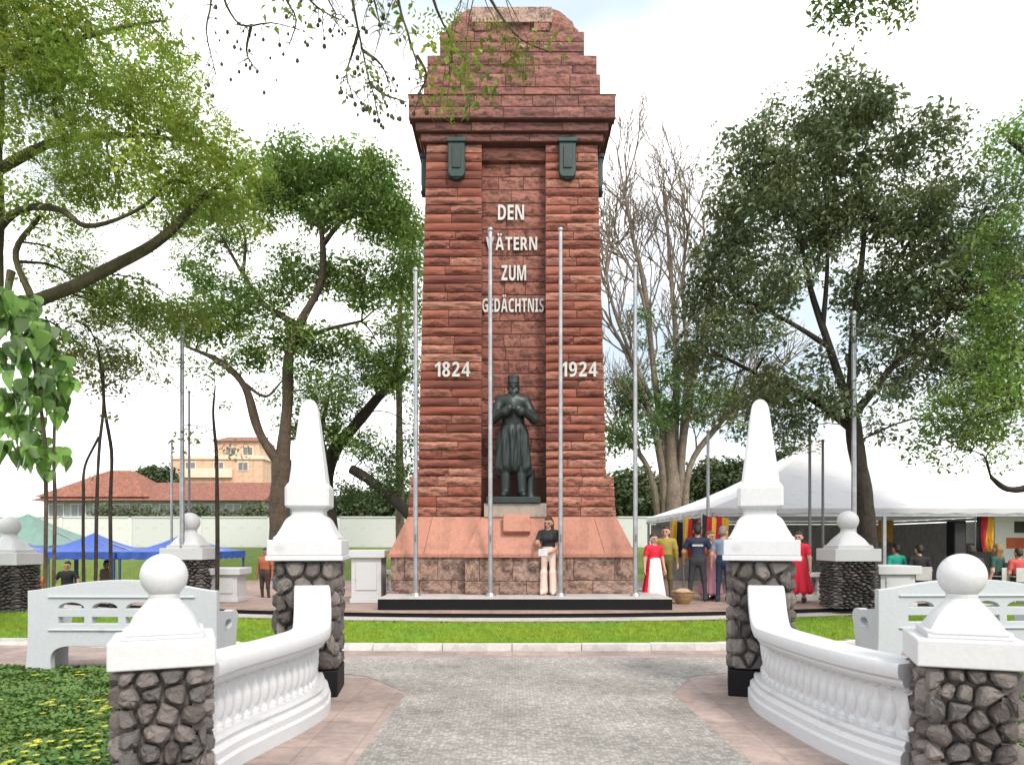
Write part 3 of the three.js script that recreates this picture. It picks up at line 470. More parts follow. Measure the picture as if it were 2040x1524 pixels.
// a bone: ends, radii, colour key, flattening in z
const bone = (a, b, ra, rb, c, sq = 1) => { const ab = [b[0] - a[0], b[1] - a[1], (b[2] - a[2]) / sq]; return { a, ab, l2: ab[0] ** 2 + ab[1] ** 2 + ab[2] ** 2 || 1e-9, ra, rb, c, sq }; };
const dist = (o, x, y, z) => { const px = x - o.a[0], py = y - o.a[1], pz = (z - o.a[2]) / o.sq, t = clamp((px * o.ab[0] + py * o.ab[1] + pz * o.ab[2]) / o.l2); return (Math.hypot(px - t * o.ab[0], py - t * o.ab[1], pz - t * o.ab[2]) - mix(o.ra, o.rb, t)) * Math.min(1, o.sq); };
const field = (bones, k) => (x, y, z) => { let d = 9; for (const o of bones) { const e = dist(o, x, y, z), h = Math.max(k - Math.abs(d - e), 0) / k; d = Math.min(d, e) - h * h * k * 0.25; } return d; };
function fieldGeo(bones, k, cell, colors, warp) {
  const lo = [9, 9, 9], hi = [-9, -9, -9]; for (const o of bones) { const e = [o.a, o.a.map((v, i) => v + o.ab[i] * (i === 2 ? o.sq : 1))], r = Math.max(o.ra, o.rb) * Math.max(1, o.sq) + 0.04; for (const p of e) for (let i = 0; i < 3; i++) { lo[i] = Math.min(lo[i], p[i] - r); hi[i] = Math.max(hi[i], p[i] + r); } }
  const f0 = field(bones, k), f = warp ? (x, y, z) => f0(x, y, z) + warp(x, y, z) : f0, g = nets(f, lo, hi, cell); g.computeVertexNormals();
  if (colors) { const p = g.attributes.position, c = new Float32Array(p.count * 3); for (let i = 0; i < p.count; i++) { const x = p.getX(i), y = p.getY(i), z = p.getZ(i); let best = 9, w; for (const o of bones) { const e = dist(o, x, y, z); if (e < best) { best = e; w = o; } } c.set(colors[typeof w.c === 'function' ? w.c(x, y, z) : w.c], i * 3); } g.setAttribute('color', new THREE.BufferAttribute(c, 3)); }
  return g;
}
// head about the origin at the chin's back; faces +z
function headBones() {
  return [bone([0, 0.115, -0.012], [0, 0.125, -0.005], 0.094, 0.088, 'skin', 1.12), bone([0, 0.05, 0.025], [0, 0.018, 0.05], 0.064, 0.036, 'skin'), bone([0, 0.1, 0.085], [0, 0.068, 0.112], 0.012, 0.016, 'skin'),
    bone([-0.034, 0.103, 0.088], [-0.028, 0.103, 0.089], 0.0085, 0.0085, 'eye'), bone([0.034, 0.103, 0.088], [0.028, 0.103, 0.089], 0.0085, 0.0085, 'eye'), bone([-0.05, 0.122, 0.078], [-0.018, 0.127, 0.094], 0.006, 0.006, 'eye'), bone([0.05, 0.122, 0.078], [0.018, 0.127, 0.094], 0.006, 0.006, 'eye'),
    bone([-0.022, 0.034, 0.083], [0.022, 0.034, 0.083], 0.008, 0.008, 'lip'), bone([-0.09, 0.07, -0.005], [-0.094, 0.105, -0.01], 0.014, 0.017, 'skin'), bone([0.09, 0.07, -0.005], [0.094, 0.105, -0.01], 0.014, 0.017, 'skin')];
}
// hand at the wrist w pointing along d, palm normal p, side s for the thumb
function handBones(w, d, p, s, curl = 0.5) {
  const W = V(...w), D = V(...d).normalize(), Pn = V(...p).addScaledVector(D, -V(...p).dot(D)).normalize(), S = D.clone().cross(Pn).multiplyScalar(s), out = [], q = (a, b, c) => W.clone().addScaledVector(D, a).addScaledVector(S, b).addScaledVector(Pn, c).toArray();
  out.push(bone(q(0.0, 0, 0), q(0.075, 0.018, 0), 0.024, 0.02, 'skin'), bone(q(0.0, 0, 0), q(0.07, -0.022, 0), 0.022, 0.019, 'skin'));
  [[0.032, 0.075], [0.011, 0.085], [-0.011, 0.08], [-0.031, 0.062]].forEach(([b, l]) => { const k = q(0.082, b, 0), m = q(0.082 + l * 0.5 * (1 - curl * 0.3), b * 1.1, l * 0.3 * curl), t = q(0.082 + l * (1 - curl * 0.6), b * 1.1, l * 0.8 * curl); out.push(bone(k, m, 0.0105, 0.0095, 'skin'), bone(m, t, 0.0095, 0.008, 'skin')); });
  const a = q(0.02, 0.028, 0.005), b = q(0.055, 0.052, 0.018), c = q(0.08, 0.05, 0.035); out.push(bone(a, b, 0.014, 0.011, 'skin'), bone(b, c, 0.011, 0.009, 'skin')); return out;
}
const skinTone = { fair: [0.55, 0.32, 0.24], tan: [0.42, 0.23, 0.16], brown: [0.28, 0.15, 0.1] };
/* pose: arms as elbow and hand offsets; seated bends the legs; skirt replaces trousers */
function person(label, pos, turn, o) {
  const t = thing('person', label, 'person', pos, turn), H = (o.height ?? 1.7) / 1.72, B = [], sit = o.seated, hipY = sit ? 0.58 : 0.92, sh = hipY + 0.5, hw = o.wide ?? 1;
  const col = { skin: o.skin ?? skinTone.tan, shirt: o.shirt, legs: o.legs, shoe: o.shoe ?? [0.03, 0.03, 0.03], hair: o.hair ?? [0.02, 0.014, 0.01], eye: [0.1, 0.06, 0.045], lip: [0.4, 0.14, 0.12], trim: o.trim ?? o.shirt, apron: o.apron ?? o.legs };
  B.push(bone([0, hipY + 0.02, 0], [0, hipY + 0.14, 0], 0.15 * hw, 0.135 * hw, 'legs', 0.72), bone([0, hipY + 0.14, 0], [0, hipY + 0.36, 0.01], 0.135 * hw, 0.16 * hw, 'shirt', 0.7), bone([-0.11 * hw, sh - 0.05, 0], [0.11 * hw, sh - 0.05, 0], 0.085, 0.085, 'shirt'), bone([0, sh - 0.02, 0], [0, sh + 0.1, 0.012], 0.056, 0.05, 'skin'));
  if (o.bust) B.push(bone([-0.07, sh - 0.17, 0.09], [0.07, sh - 0.17, 0.09], 0.07, 0.07, 'shirt'));
  const hands = [];
  for (const s of [-1, 1]) {
    const S = [s * 0.19 * hw, sh - 0.04, 0], arm = (s < 0 ? o.left : o.right) ?? [[0.06, -0.29, -0.02], [0.03, -0.25, 0.06]], E = [S[0] + s * arm[0][0], S[1] + arm[0][1], S[2] + arm[0][2]], Wr = [E[0] + s * arm[1][0], E[1] + arm[1][1], E[2] + arm[1][2]];
    const sl = o.sleeve ?? 'short'; B.push(bone(S, [mix(S[0], E[0], 0.6), mix(S[1], E[1], 0.6), mix(S[2], E[2], 0.6)], 0.062, 0.054, 'shirt'), bone([mix(S[0], E[0], 0.5), mix(S[1], E[1], 0.5), mix(S[2], E[2], 0.5)], E, 0.046, 0.042, sl === 'long' ? 'shirt' : 'skin'), bone(E, Wr, 0.042, 0.03, sl === 'long' ? 'shirt' : 'skin'));
    hands.push(handBones(Wr, [Wr[0] - E[0], Wr[1] - E[1], Wr[2] - E[2]], [-s, 0.1, 0.3], s, o.curl ?? 0.5));
    const hx = s * 0.085 * hw, sp = (o.stance ?? 0.02) * s, K = sit ? [hx + s * 0.05, hipY + 0.02, 0.42] : [hx + sp, 0.5, 0.02 + (o.stride ?? 0) * s], A = sit ? [hx + s * 0.05, 0.09, 0.4] : [hx + sp * 1.6, 0.08, -0.02 + (o.stride ?? 0) * s * 1.4], lc = o.skirt ? 'skin' : 'legs';
    B.push(bone([hx, hipY, 0], K, 0.088 * hw, 0.06, lc), bone(K, A, 0.06, 0.04, lc), bone(A, [A[0] + s * 0.015, 0.045, A[2] + 0.12], 0.045, 0.04, 'shoe', 1), bone([A[0], 0.045, A[2] - 0.04], A, 0.045, 0.05, 'shoe'));
    if (o.flare) B.push(bone(K, [A[0], 0.1, A[2]], 0.07, 0.095, 'legs'));
  }
  if (o.skirt) for (let i = 0; i < 9; i++) { const a = i / 9 * 2 * Math.PI + 0.2, R = o.skirtR ?? 0.26, hem = o.hem ?? 0.4; B.push(bone([Math.cos(a) * 0.07, hipY + 0.12, Math.sin(a) * 0.06], [Math.cos(a) * R, hem, Math.sin(a) * R], 0.09, 0.085, o.apron && Math.sin(a) > 0.45 ? 'apron' : 'legs')); }
  let geos = [fieldGeo(B, 0.045, 0.0145, col)];
  const hd = headBones(), ht = fieldGeo(hd, 0.02, 0.008, col); if (o.tilt) ht.rotateX(o.tilt); if (o.look) ht.rotateY(o.look); ht.translate(0, sh + 0.075, 0.01); geos.push(ht);
  for (const h of hands) geos.push(fieldGeo(h, 0.012, 0.0055, col));
  geos = geos.map((g) => g.toNonIndexed()); const g = mergeGeometries(geos).scale(H, H, H); metric(g, 6);
  part('body', g, M([1, 1, 1], 0.75, { vertexColors: true }), t);
  // hair
  const hb = [bone([0, 0.165, -0.03], [0, 0.175, 0.016], 0.082, 0.07, 'hair'), bone([0, 0.1, -0.055], [0, 0.16, -0.035], 0.083, 0.085, 'hair')];
  if (o.long) for (const s of [-1, 0, 1]) hb.push(bone([s * 0.06, 0.11, -0.06], [s * 0.075, -0.12, -0.075 + (s ? 0.04 : -0.01)], 0.05, 0.035, 'hair'));
  if (o.bun) hb.push(bone([0, 0.16, -0.13], [0, 0.17, -0.135], 0.055, 0.05, 'hair'));
  if (!o.bald) { const hg = fieldGeo(hb, 0.03, 0.011); if (o.tilt) hg.rotateX(o.tilt); if (o.look) hg.rotateY(o.look); hg.translate(0, sh + 0.082, 0.005).scale(H, H, H); part('hair', metric(hg, 8), M(col.hair, 0.6, { map: grain }), t); }
  t.userData.H = H; t.userData.sh = sh; return t;
}
{ // bronze statue: bearded settler in cap and long coat, hands joined before the chest
  const d = 16.15, t = thing('bronze_statue', 'dark bronze statue of a man in long coat with joined hands, in the tower niche', 'statue', [PX(1023, d), 2.39, -d]);
  part('bronze_base', rbox(1.18, 0.14, 0.82, 0.02, 0, 0.07, 0), mBronze, t);
  const k = 1.55, s = [];
  for (const q of [-1, 1]) {
    s.push(bone([q * 0.1, 0.6, 0], [q * 0.13, 0.08, 0.02], 0.085, 0.062, 0), bone([q * 0.13, 0.04, 0], [q * 0.16, 0.035, 0.15], 0.05, 0.045, 0), bone([q * 0.13, 0.3, 0.01], [q * 0.135, 0.1, 0.01], 0.075, 0.07, 0));
    s.push(bone([q * 0.2, 1.37, -0.01], [q * 0.335, 1.12, 0.03], 0.088, 0.075, 0), bone([q * 0.335, 1.12, 0.03], [q * 0.07, 1.235, 0.23], 0.075, 0.05, 0), bone([q * 0.09, 1.22, 0.22], [q * 0.12, 1.19, 0.215], 0.058, 0.066, 0));
    s.push(bone([q * 0.07, 0.95, 0.02], [q * 0.17, 0.44, 0.01], 0.13, 0.1, 0), bone([q * 0.13, 0.95, -0.02], [q * 0.24, 0.36, -0.04], 0.1, 0.07, 0));
  }
  s.push(bone([0, 0.98, 0], [0, 1.12, 0], 0.16, 0.165, 0, 0.75), bone([0, 1.1, 0], [0, 1.32, 0], 0.165, 0.19, 0, 0.72), bone([-0.13, 1.37, 0], [0.13, 1.37, 0], 0.09, 0.09, 0), bone([0, 0.9, 0.03], [0, 0.46, 0.05], 0.13, 0.12, 0), bone([0, 1.38, 0], [0, 1.5, 0.01], 0.07, 0.06, 0));
  const warp = (x, y, z) => { const a = Math.atan2(z, x), f = smooth(1.05, 0.85, y) * smooth(0.36, 0.46, y); return f * 0.02 * Math.sin(a * 9 + 2 * Math.sin(y * 3)) + 0.006 * Math.sin(a * 23 + y * 9) * f + 0.007 * Math.sin(x * 26 + y * 14) * smooth(1.0, 1.2, y) * smooth(1.45, 1.35, y); };
  const body = fieldGeo(s, 0.04, 0.012, null, warp);
  const hb = headBones(); hb.push(bone([0, 0.0, 0.06], [0, -0.06, 0.075], 0.05, 0.03, 0), bone([-0.05, 0.035, 0.045], [0.05, 0.035, 0.045], 0.036, 0.036, 0)); // beard
  const cap = []; for (let i = 0; i < 8; i++) { const a = i / 8 * 2 * Math.PI; cap.push(bone([0.05 * Math.cos(a), 0.17, 0.05 * Math.sin(a) - 0.01], [0.062 * Math.cos(a), 0.235, 0.062 * Math.sin(a) - 0.01], 0.045, 0.035, 0)); } cap.push(bone([-0.06, 0.158, 0.09], [0.06, 0.158, 0.09], 0.016, 0.016, 0));
  const head = fieldGeo([...hb, ...cap], 0.022, 0.007); head.translate(0, 1.475, 0.015);
  const hands = []; for (const q of [-1, 1]) hands.push(fieldGeo(handBones([q * 0.075, 1.232, 0.225], [-q * 1, 0.25, 0.25], [0, 0.1, -1], q, 0.45), 0.012, 0.0055));
  const g = mergeGeometries([body, head, ...hands].map((q) => q.toNonIndexed())).scale(k * 0.88, k, k).translate(0, 0.135, 0.06); metric(g, 0.7);
  part('figure', g, mBronze, t);
  part('tree_stump', lathe([[0.001, 0], [0.17, 0], [0.13, 0.1], [0.11, 0.5], [0.12, 0.62], [0.001, 0.62]], 12), mBronze, t, [0.36, 0.135, -0.15]);
}
const PLT = 0.197;
const woman = person('woman in black top and pale pink trousers standing by a podium flagpole', [PX(1093, 15.3), POD + 0.003, -15.3], -0.35, { height: 1.63, shirt: [0.012, 0.012, 0.014], legs: [0.72, 0.55, 0.48], skin: skinTone.tan, hair: [0.06, 0.03, 0.018], long: true, bust: true, flare: true, shoe: [0.6, 0.5, 0.42], left: [[0.04, -0.24, 0.12], [-0.1, -0.02, 0.22]], right: [[0.05, -0.28, 0.0], [-0.08, -0.12, 0.2]], tilt: 0.15 });
single('white_handbag', rbox(0.2, 0.16, 0.07, 0.02), M([0.75, 0.74, 0.76], 0.5, { map: grain }), 'small white bag held by the woman in black top', 'bag', null, [PX(1082, 15.0), 1.33, -15.05]);
person('dancer in red dress with white apron at the end of the podium', [PX(1303, 16.2), PLT, -16.2], 0.3, { height: 1.52, shirt: [0.62, 0.01, 0.035], legs: [0.62, 0.01, 0.035], apron: [0.82, 0.8, 0.8], skirt: true, skirtR: 0.24, hem: 0.14, hair: [0.05, 0.035, 0.02], bun: true, skin: skinTone.fair });
person('dancer in olive and yellow costume behind the dancer in red', [PX(1327, 17.0), PLT, -17.0], -0.4, { height: 1.7, shirt: [0.34, 0.28, 0.06], legs: [0.12, 0.1, 0.03], hair: [0.04, 0.025, 0.015], sleeve: 'long', skin: skinTone.fair });
const officer = person('man in navy shirt and dark trousers seen from behind, with white print on the back', [PX(1390, 16.6), PLT, -16.6], Math.PI - 0.2, { height: 1.72, shirt: [0.012, 0.02, 0.05], legs: [0.03, 0.032, 0.038], hair: [0.02, 0.015, 0.012], wide: 1.1, stance: 0.05, left: [[0.1, -0.26, 0.02], [0.02, -0.22, 0.12]], right: [[0.1, -0.26, 0.02], [0.0, -0.22, 0.12]] });
part('back_print', rbox(0.24, 0.045, 0.008, 0.003, 0, 1.27, -0.117), mLetter, officer);
person('woman in pink and red dress between the two men by the gate obelisk', [PX(1416, 16.9), PLT, -16.9], 0.5, { height: 1.58, shirt: [0.62, 0.2, 0.2], legs: [0.6, 0.28, 0.32], skirt: true, skirtR: 0.22, hem: 0.2, hair: [0.25, 0.13, 0.05], long: true, skin: skinTone.fair });
person('man in grey blue shirt and navy trousers beside the gate obelisk', [PX(1441, 16.4), PLT, -16.4], 2.6, { height: 1.68, shirt: [0.2, 0.26, 0.33], legs: [0.015, 0.03, 0.07], hair: [0.3, 0.26, 0.24], skin: skinTone.fair });
person('dancer in red dress beside the low white balustrade', [PX(1592, 16.2), PLT, -16.2], -0.6, { height: 1.56, shirt: [0.62, 0.012, 0.04], legs: [0.6, 0.01, 0.035], skirt: true, skirtR: 0.27, hem: 0.3, hair: [0.05, 0.03, 0.02], bun: true, skin: skinTone.fair });
const chairMat = M([0.62, 0.62, 0.6], 0.45, { map: grain });
function chair(label, x, z, turn) { const t = thing('plastic_chair', label, 'chair', [x, 0, z], turn, 'plastic chairs under the marquee'); part('seat', rbox(0.44, 0.03, 0.42, 0.012, 0, 0.46, 0.05), chairMat, t); part('backrest', rbox(0.42, 0.36, 0.03, 0.012, 0, 0.7, -0.22), chairMat, t); for (const a of [-1, 1]) for (const b of [-1, 1]) part('leg', bar(V(a * 0.2, 0, b * 0.2 + 0.03), V(a * 0.18, 0.45, b * 0.17 + 0.04), 0.018), chairMat, t); for (const a of [-1, 1]) part('armrest', rbox(0.045, 0.025, 0.4, 0.01, a * 0.22, 0.66, 0.0), chairMat, t); }
const sitter = (label, px, d, turn, o) => { person(label, [PX(px, d), 0, -d], turn, { seated: true, ...o }); chair('white plastic chair under the marquee, used by the ' + o.who, PX(px, d), -d, turn); };
sitter('person in green shirt seated under the marquee', 1786, 19.8, Math.PI + 0.3, { who: 'person in green', height: 1.82, shirt: [0.01, 0.3, 0.22], legs: [0.02, 0.03, 0.06], hair: [0.03, 0.02, 0.015], wide: 1.15, skin: skinTone.tan });
sitter('man in black shirt seated under the marquee', 1832, 19.4, Math.PI, { who: 'man in black', height: 1.8, shirt: [0.012, 0.01, 0.016], legs: [0.02, 0.02, 0.03], hair: [0.03, 0.02, 0.02], wide: 1.15, skin: skinTone.fair });
sitter('person in dark purple shirt seated beside the loudspeaker', 1935, 18.4, Math.PI - 0.3, { who: 'person in dark purple', height: 1.78, shirt: [0.03, 0.02, 0.05], legs: [0.02, 0.02, 0.03], hair: [0.02, 0.015, 0.012], long: true, wide: 1.15 });
sitter('woman with light brown hair in dark green shirt seated behind the bench', 1988, 18.8, Math.PI + 0.5, { who: 'woman in dark green', height: 1.82, shirt: [0.02, 0.07, 0.06], legs: [0.03, 0.03, 0.05], hair: [0.3, 0.18, 0.07], long: true, skin: skinTone.fair });
sitter('person in red shirt seated in front of the poster board', 2030, 18.6, Math.PI, { who: 'person in red', height: 1.7, shirt: [0.5, 0.08, 0.07], legs: [0.03, 0.03, 0.05], hair: [0.05, 0.03, 0.02] });
person('person in black shirt under the blue canopies', [PX(133, 22), -0.8, -22], 0.2, { height: 1.72, shirt: [0.008, 0.008, 0.01], legs: [0.02, 0.02, 0.03], skin: skinTone.tan, wide: 1.12, left: [[0.12, -0.24, 0.05], [-0.02, -0.2, 0.14]], right: [[0.12, -0.24, 0.05], [-0.02, -0.2, 0.14]] });
person('person in orange shirt beside the far ball pillar and green canopy', [PX(70, 18), -0.6, -18], 0.6, { height: 1.5, shirt: [0.75, 0.2, 0.03], legs: [0.05, 0.03, 0.03], skin: skinTone.brown });
person('person with dark hair behind the white bench, between two blue canopies', [PX(211, 24), -0.8, -24], -0.3, { height: 1.7, shirt: [0.2, 0.12, 0.1], legs: [0.04, 0.04, 0.05], skin: skinTone.tan });
person('person in rust brown jacket beside the gate obelisk near the tower', [PX(528, 17.6), PLT - 0.1, -17.6], -0.5, { height: 1.28, shirt: [0.36, 0.11, 0.045], legs: [0.05, 0.03, 0.025], skin: skinTone.brown, sleeve: 'long', wide: 1.35 });
// ---------------------------------------------------------------- marquee
const fabric = (rgb, o = {}) => M(rgb, 0.8, { map: grain, bumpMap: bumpWave, bumpScale: 0.02, ...o });
function pyramidRoof(w, d, y0, y1, sag, n = 10, off = 0) { // four sagging faces with their own fall
  const g = []; const c = [[-w / 2, d / 2], [w / 2, d / 2], [w / 2, -d / 2], [-w / 2, -d / 2]];
  for (let f = 0; f < 4; f++) {
    const [ax, az] = c[f], [bx, bz] = c[(f + 1) % 4], a = [], pt = (i, j) => { const t = j / n, s = j === n ? 0.5 : i / (n - j), ex = mix(ax, bx, s), ez = mix(az, bz, s), x = ex * (1 - t), z = ez * (1 - t), u = Math.sin(Math.PI * clamp(s)) * (1 - t); return [x, mix(y0, y1, t) - sag * Math.sin(Math.PI * t) - 0.06 * sag * u + off, z]; };
    for (let j = 0; j < n; j++) for (let i = 0; i < n - j; i++) { a.push(...pt(i, j), ...pt(i + 1, j), ...pt(i, j + 1)); if (i + 1 < n - j) a.push(...pt(i + 1, j), ...pt(i + 1, j + 1), ...pt(i, j + 1)); }
    const q = new THREE.BufferGeometry(); q.setAttribute('position', new THREE.Float32BufferAttribute(a, 3)); q.computeVertexNormals(); g.push(metric(toCreasedNormals(q, 0.6)));
  }
  return g;
}
function valance(w, h, n) { const a = [], k = 24; const pt = (i, j) => [(i / k - 0.5) * w, j ? 0 : -h * (0.85 + 0.15 * Math.abs(Math.sin(i / k * Math.PI * n))), 0.012 * Math.sin(i * 1.7) * (1 - j)]; for (let i = 0; i < k; i++) a.push(...pt(i, 0), ...pt(i + 1, 0), ...pt(i + 1, 1), ...pt(i, 0), ...pt(i + 1, 1), ...pt(i, 1)); const g = new THREE.BufferGeometry(); g.setAttribute('position', new THREE.Float32BufferAttribute(a, 3)); g.computeVertexNormals(); return metric(g); }
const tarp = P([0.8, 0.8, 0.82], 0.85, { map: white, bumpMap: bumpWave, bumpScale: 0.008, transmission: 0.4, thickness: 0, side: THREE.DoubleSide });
{
  const W = 9.6, D = 9.2, x = 5.2 + W / 2, d = 19 + D / 2, ey = 2.42, t = thing('marquee', 'large white peaked marquee behind the costumed dancers', 'marquee', [x, 0, -d]);
  for (const g of pyramidRoof(W, D, ey, 4.95, 0.28)) part('roof_panel', g, tarp, t);
  const shadeLayer = P([0.6, 0.59, 0.59], 0.9, { map: grain, transmission: 0.45, thickness: 0, side: THREE.DoubleSide }); for (const g of pyramidRoof(W - 0.1, D - 0.1, ey - 0.03, 4.8, 0.28, 10, -0.06)) part('added_shade_layer', g, shadeLayer, t);  // grey layer added below the roof, its tone standing in for shade underneath
  for (let f = 0; f < 4; f++) { const v = part('valance', valance(f % 2 ? D : W, 0.16, 12), tarp, t, [[0, D / 2], [W / 2, 0], [0, -D / 2], [-W / 2, 0]][f].flatMap((q, i) => i ? [ey + 0.01, q] : [q])); v.rotation.y = f * Math.PI / 2; }
  for (let f = 0; f < 4; f++) { const v = part('eave_beam', rbox(f % 2 ? D : W, 0.08, 0.08, 0.01), mSteel, t, [[0, D / 2 - 0.08], [W / 2 - 0.08, 0], [0, -D / 2 + 0.08], [-W / 2 + 0.08, 0]][f].flatMap((q, i) => i ? [ey - 0.18, q] : [q])); v.rotation.y = f * Math.PI / 2; }
  for (const [a, b] of [[-1, 1], [1, 1], [1, -1], [-1, -1], [-0.05, 1], [0.1, -1]]) part('leg', rbox(0.09, ey - 0.1, 0.09, 0.01, 0, (ey - 0.1) / 2, 0), mSteel, t, [a * (W / 2 - 0.08), 0, b * (D / 2 - 0.08)]);
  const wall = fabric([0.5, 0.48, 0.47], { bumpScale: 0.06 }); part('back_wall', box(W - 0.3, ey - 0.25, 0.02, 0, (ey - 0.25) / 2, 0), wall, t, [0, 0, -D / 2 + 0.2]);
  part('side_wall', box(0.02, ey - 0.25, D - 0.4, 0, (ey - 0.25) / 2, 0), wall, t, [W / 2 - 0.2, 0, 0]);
}
single('yellow_banner', box(0.44, 0.66, 0.02), fabric([0.5, 0.27, 0.03]), 'mustard yellow banner hanging on the grey marquee wall', 'banner', null, [PX(1765, 22.5), PY(1058, 22.5), -22.5]);
{
  const t = thing('loudspeaker', 'tall black loudspeaker column under the marquee', 'loudspeaker', [PX(1906, 19.6), 0, -19.6]);
  part('stand', cyl(0.03, 0.03, 1.1), mBlack, t); part('cabinet', rbox(0.34, 0.95, 0.34, 0.02, 0, 1.62, 0), mBlack, t); part('grille', rbox(0.28, 0.85, 0.02, 0.008, 0, 1.62, 0.175), M([0.03, 0.03, 0.032], 0.8, { bumpMap: bumpFine, bumpScale: 0.01 }), t); for (let i = 0; i < 3; i++) part('leg', bar(V(0, 0.45, 0), V(Math.cos(i * 2.1) * 0.45, 0.01, Math.sin(i * 2.1) * 0.45), 0.014), mBlack, t);
}
function flag(label, px, d, y, h, w, bands, group, base = 0) { // hanging flag in vertical bands on a staff
  const t = thing('hanging_flag', label, 'flag', [PX(px, d), base, -d], 0, group);
  part('staff', cyl(0.02, 0.018, y + 0.08 - base), mSteel, t);
  bands.forEach((c, b) => { const a = [], n = 10, m = 4, bw = w / bands.length, pt = (i, j) => { const u = (b + i / m) * bw, v = j / n; return [u + 0.02 - 0.1 * w * v * Math.sin(v * 3), y - base - h * v - u * 0.25 * (1 - v), 0.05 * Math.sin(u * 28 + v * 3) * (0.4 + v) + 0.02]; }; for (let j = 0; j < n; j++) for (let i = 0; i < m; i++) a.push(...pt(i, j), ...pt(i, j + 1), ...pt(i + 1, j + 1), ...pt(i, j), ...pt(i + 1, j + 1), ...pt(i + 1, j)); const g = new THREE.BufferGeometry(); g.setAttribute('position', new THREE.Float32BufferAttribute(a, 3)); g.computeVertexNormals(); part('flag_band', metric(g), fabric(c), t); });
}
const fk = [0.012, 0.012, 0.014], fr = [0.5, 0.012, 0.03], fg = [0.75, 0.42, 0.03];
flag('black, red and gold flag hanging under the marquee beside the loudspeaker', 1944, 19.4, 2.33, 1.05, 0.46, [fk, fr, fg], 'black, red and gold flags');
{
  const t = thing('poster_board', 'white poster board with orange and red print under the marquee edge', 'poster', [PX(2016, 20.4), 0, -20.4]);
  part('board', rbox(0.95, 1.3, 0.03, 0.008, 0, 1.6, 0), M([0.78, 0.77, 0.74], 0.6), t); part('orange_print', box(0.55, 0.3, 0.006, 0.12, 1.5, 0.02), M([0.75, 0.16, 0.06], 0.6, { map: grain }), t); part('dark_print', box(0.3, 0.32, 0.006, 0.22, 1.95, 0.02), M([0.07, 0.07, 0.05], 0.6, { map: blotch }), t); part('leg', bar(V(-0.35, 0, 0), V(-0.35, 1, 0), 0.02), mSteel, t); part('leg', bar(V(0.35, 0, 0), V(0.35, 1, 0), 0.02), mSteel, t);
}
single('white_box', rbox(0.55, 0.62, 0.4, 0.02), mWhiteFar, 'white box behind the loudspeaker under the marquee', 'box', null, [PX(1935, 21.5), PY(1062, 21.5), -21.5]);
// flags and ribbon pole carried by the dancers
flag('black, red and gold flag held upright beside the costumed dancers', 1398, 17.6, 2.2, 1.0, 0.34, [fk, fr, fg], 'black, red and gold flags', PLT);
flag('gold, red and black flag behind the man in navy shirt', 1362, 18.1, 2.15, 1.0, 0.3, [fg, fr, fk], 'black, red and gold flags', PLT);
flag('red and gold flag beside the man in grey blue shirt', 1424, 18.2, 2.2, 1.0, 0.34, [fr, fg], 'black, red and gold flags', PLT);
flag('gold and black flag behind the dancer in olive costume', 1336, 18.4, 2.1, 0.95, 0.3, [fg, fk], 'black, red and gold flags', PLT);
{ // garland arch wound with ribbons
  const d = 18.6, t = thing('ribbon_arch', 'tall arch wound with red, yellow and dark ribbons behind the dancers', 'arch', [PX(1378, d), PLT, -d], 0.1), pts = span(0, 1, 14, (u) => V(mix(-0.75, 0.75, u), 0.55 + 1.35 * Math.sin(Math.PI * u) ** 0.6, 0.05 * Math.sin(u * 9)));
  part('frame', metric(new THREE.TubeGeometry(new THREE.CatmullRomCurve3([V(-0.76, 0, 0), ...pts, V(0.76, 0, 0)]), 60, 0.025, 8)), mDarkSteel, t);
  const cs = [fr, fg, fk, [0.2, 0.06, 0.04]].map((c) => fabric(c)); for (let i = 0; i < 26; i++) { const u = (i + 0.5) / 26, p = pts[Math.min(14, Math.round(u * 14))], r = rng(900 + i); const q = []; for (let s = 0; s <= 8; s++) { const a = s / 8 * 9; q.push([p.x + Math.cos(a) * 0.06 + (r() - 0.5) * 0.03, p.y + Math.sin(a) * 0.06 - s * 0.02, Math.sin(a) * 0.06]); } part('ribbon', metric(new THREE.TubeGeometry(new THREE.CatmullRomCurve3(q.map((v) => V(...v))), 20, 0.022, 4)), cs[i % 4], t); part('ribbon', bar(V(p.x, p.y, 0.05), V(p.x + (r() - 0.5) * 0.35, p.y - 0.3 - r() * 0.5, 0.12 * r()), 0.028, 5, 0.02), cs[(i + 1) % 4], t); }
}
{
  const t = thing('straw_basket', 'round straw basket on the platform at the feet of the man in navy', 'basket', [PX(1361, 15.9), PLT, -15.9]);
  const m = M([0.42, 0.28, 0.14], 0.9, { map: strata, bumpMap: bumpFine, bumpScale: 0.02 }); part('bowl', lathe([[0.001, 0], [0.13, 0], [0.2, 0.1], [0.24, 0.2], [0.25, 0.26], [0.22, 0.26], [0.2, 0.14], [0.001, 0.08]], 20), m, t); part('rim', metric(new THREE.TorusGeometry(0.245, 0.02, 8, 28).rotateX(Math.PI / 2).translate(0, 0.26, 0)), m, t); part('bread', metric(new THREE.SphereGeometry(0.17, 16, 10).scale(1.1, 0.6, 1).translate(0, 0.24, 0)), M([0.55, 0.42, 0.26], 0.85, { map: grain }), t);
}
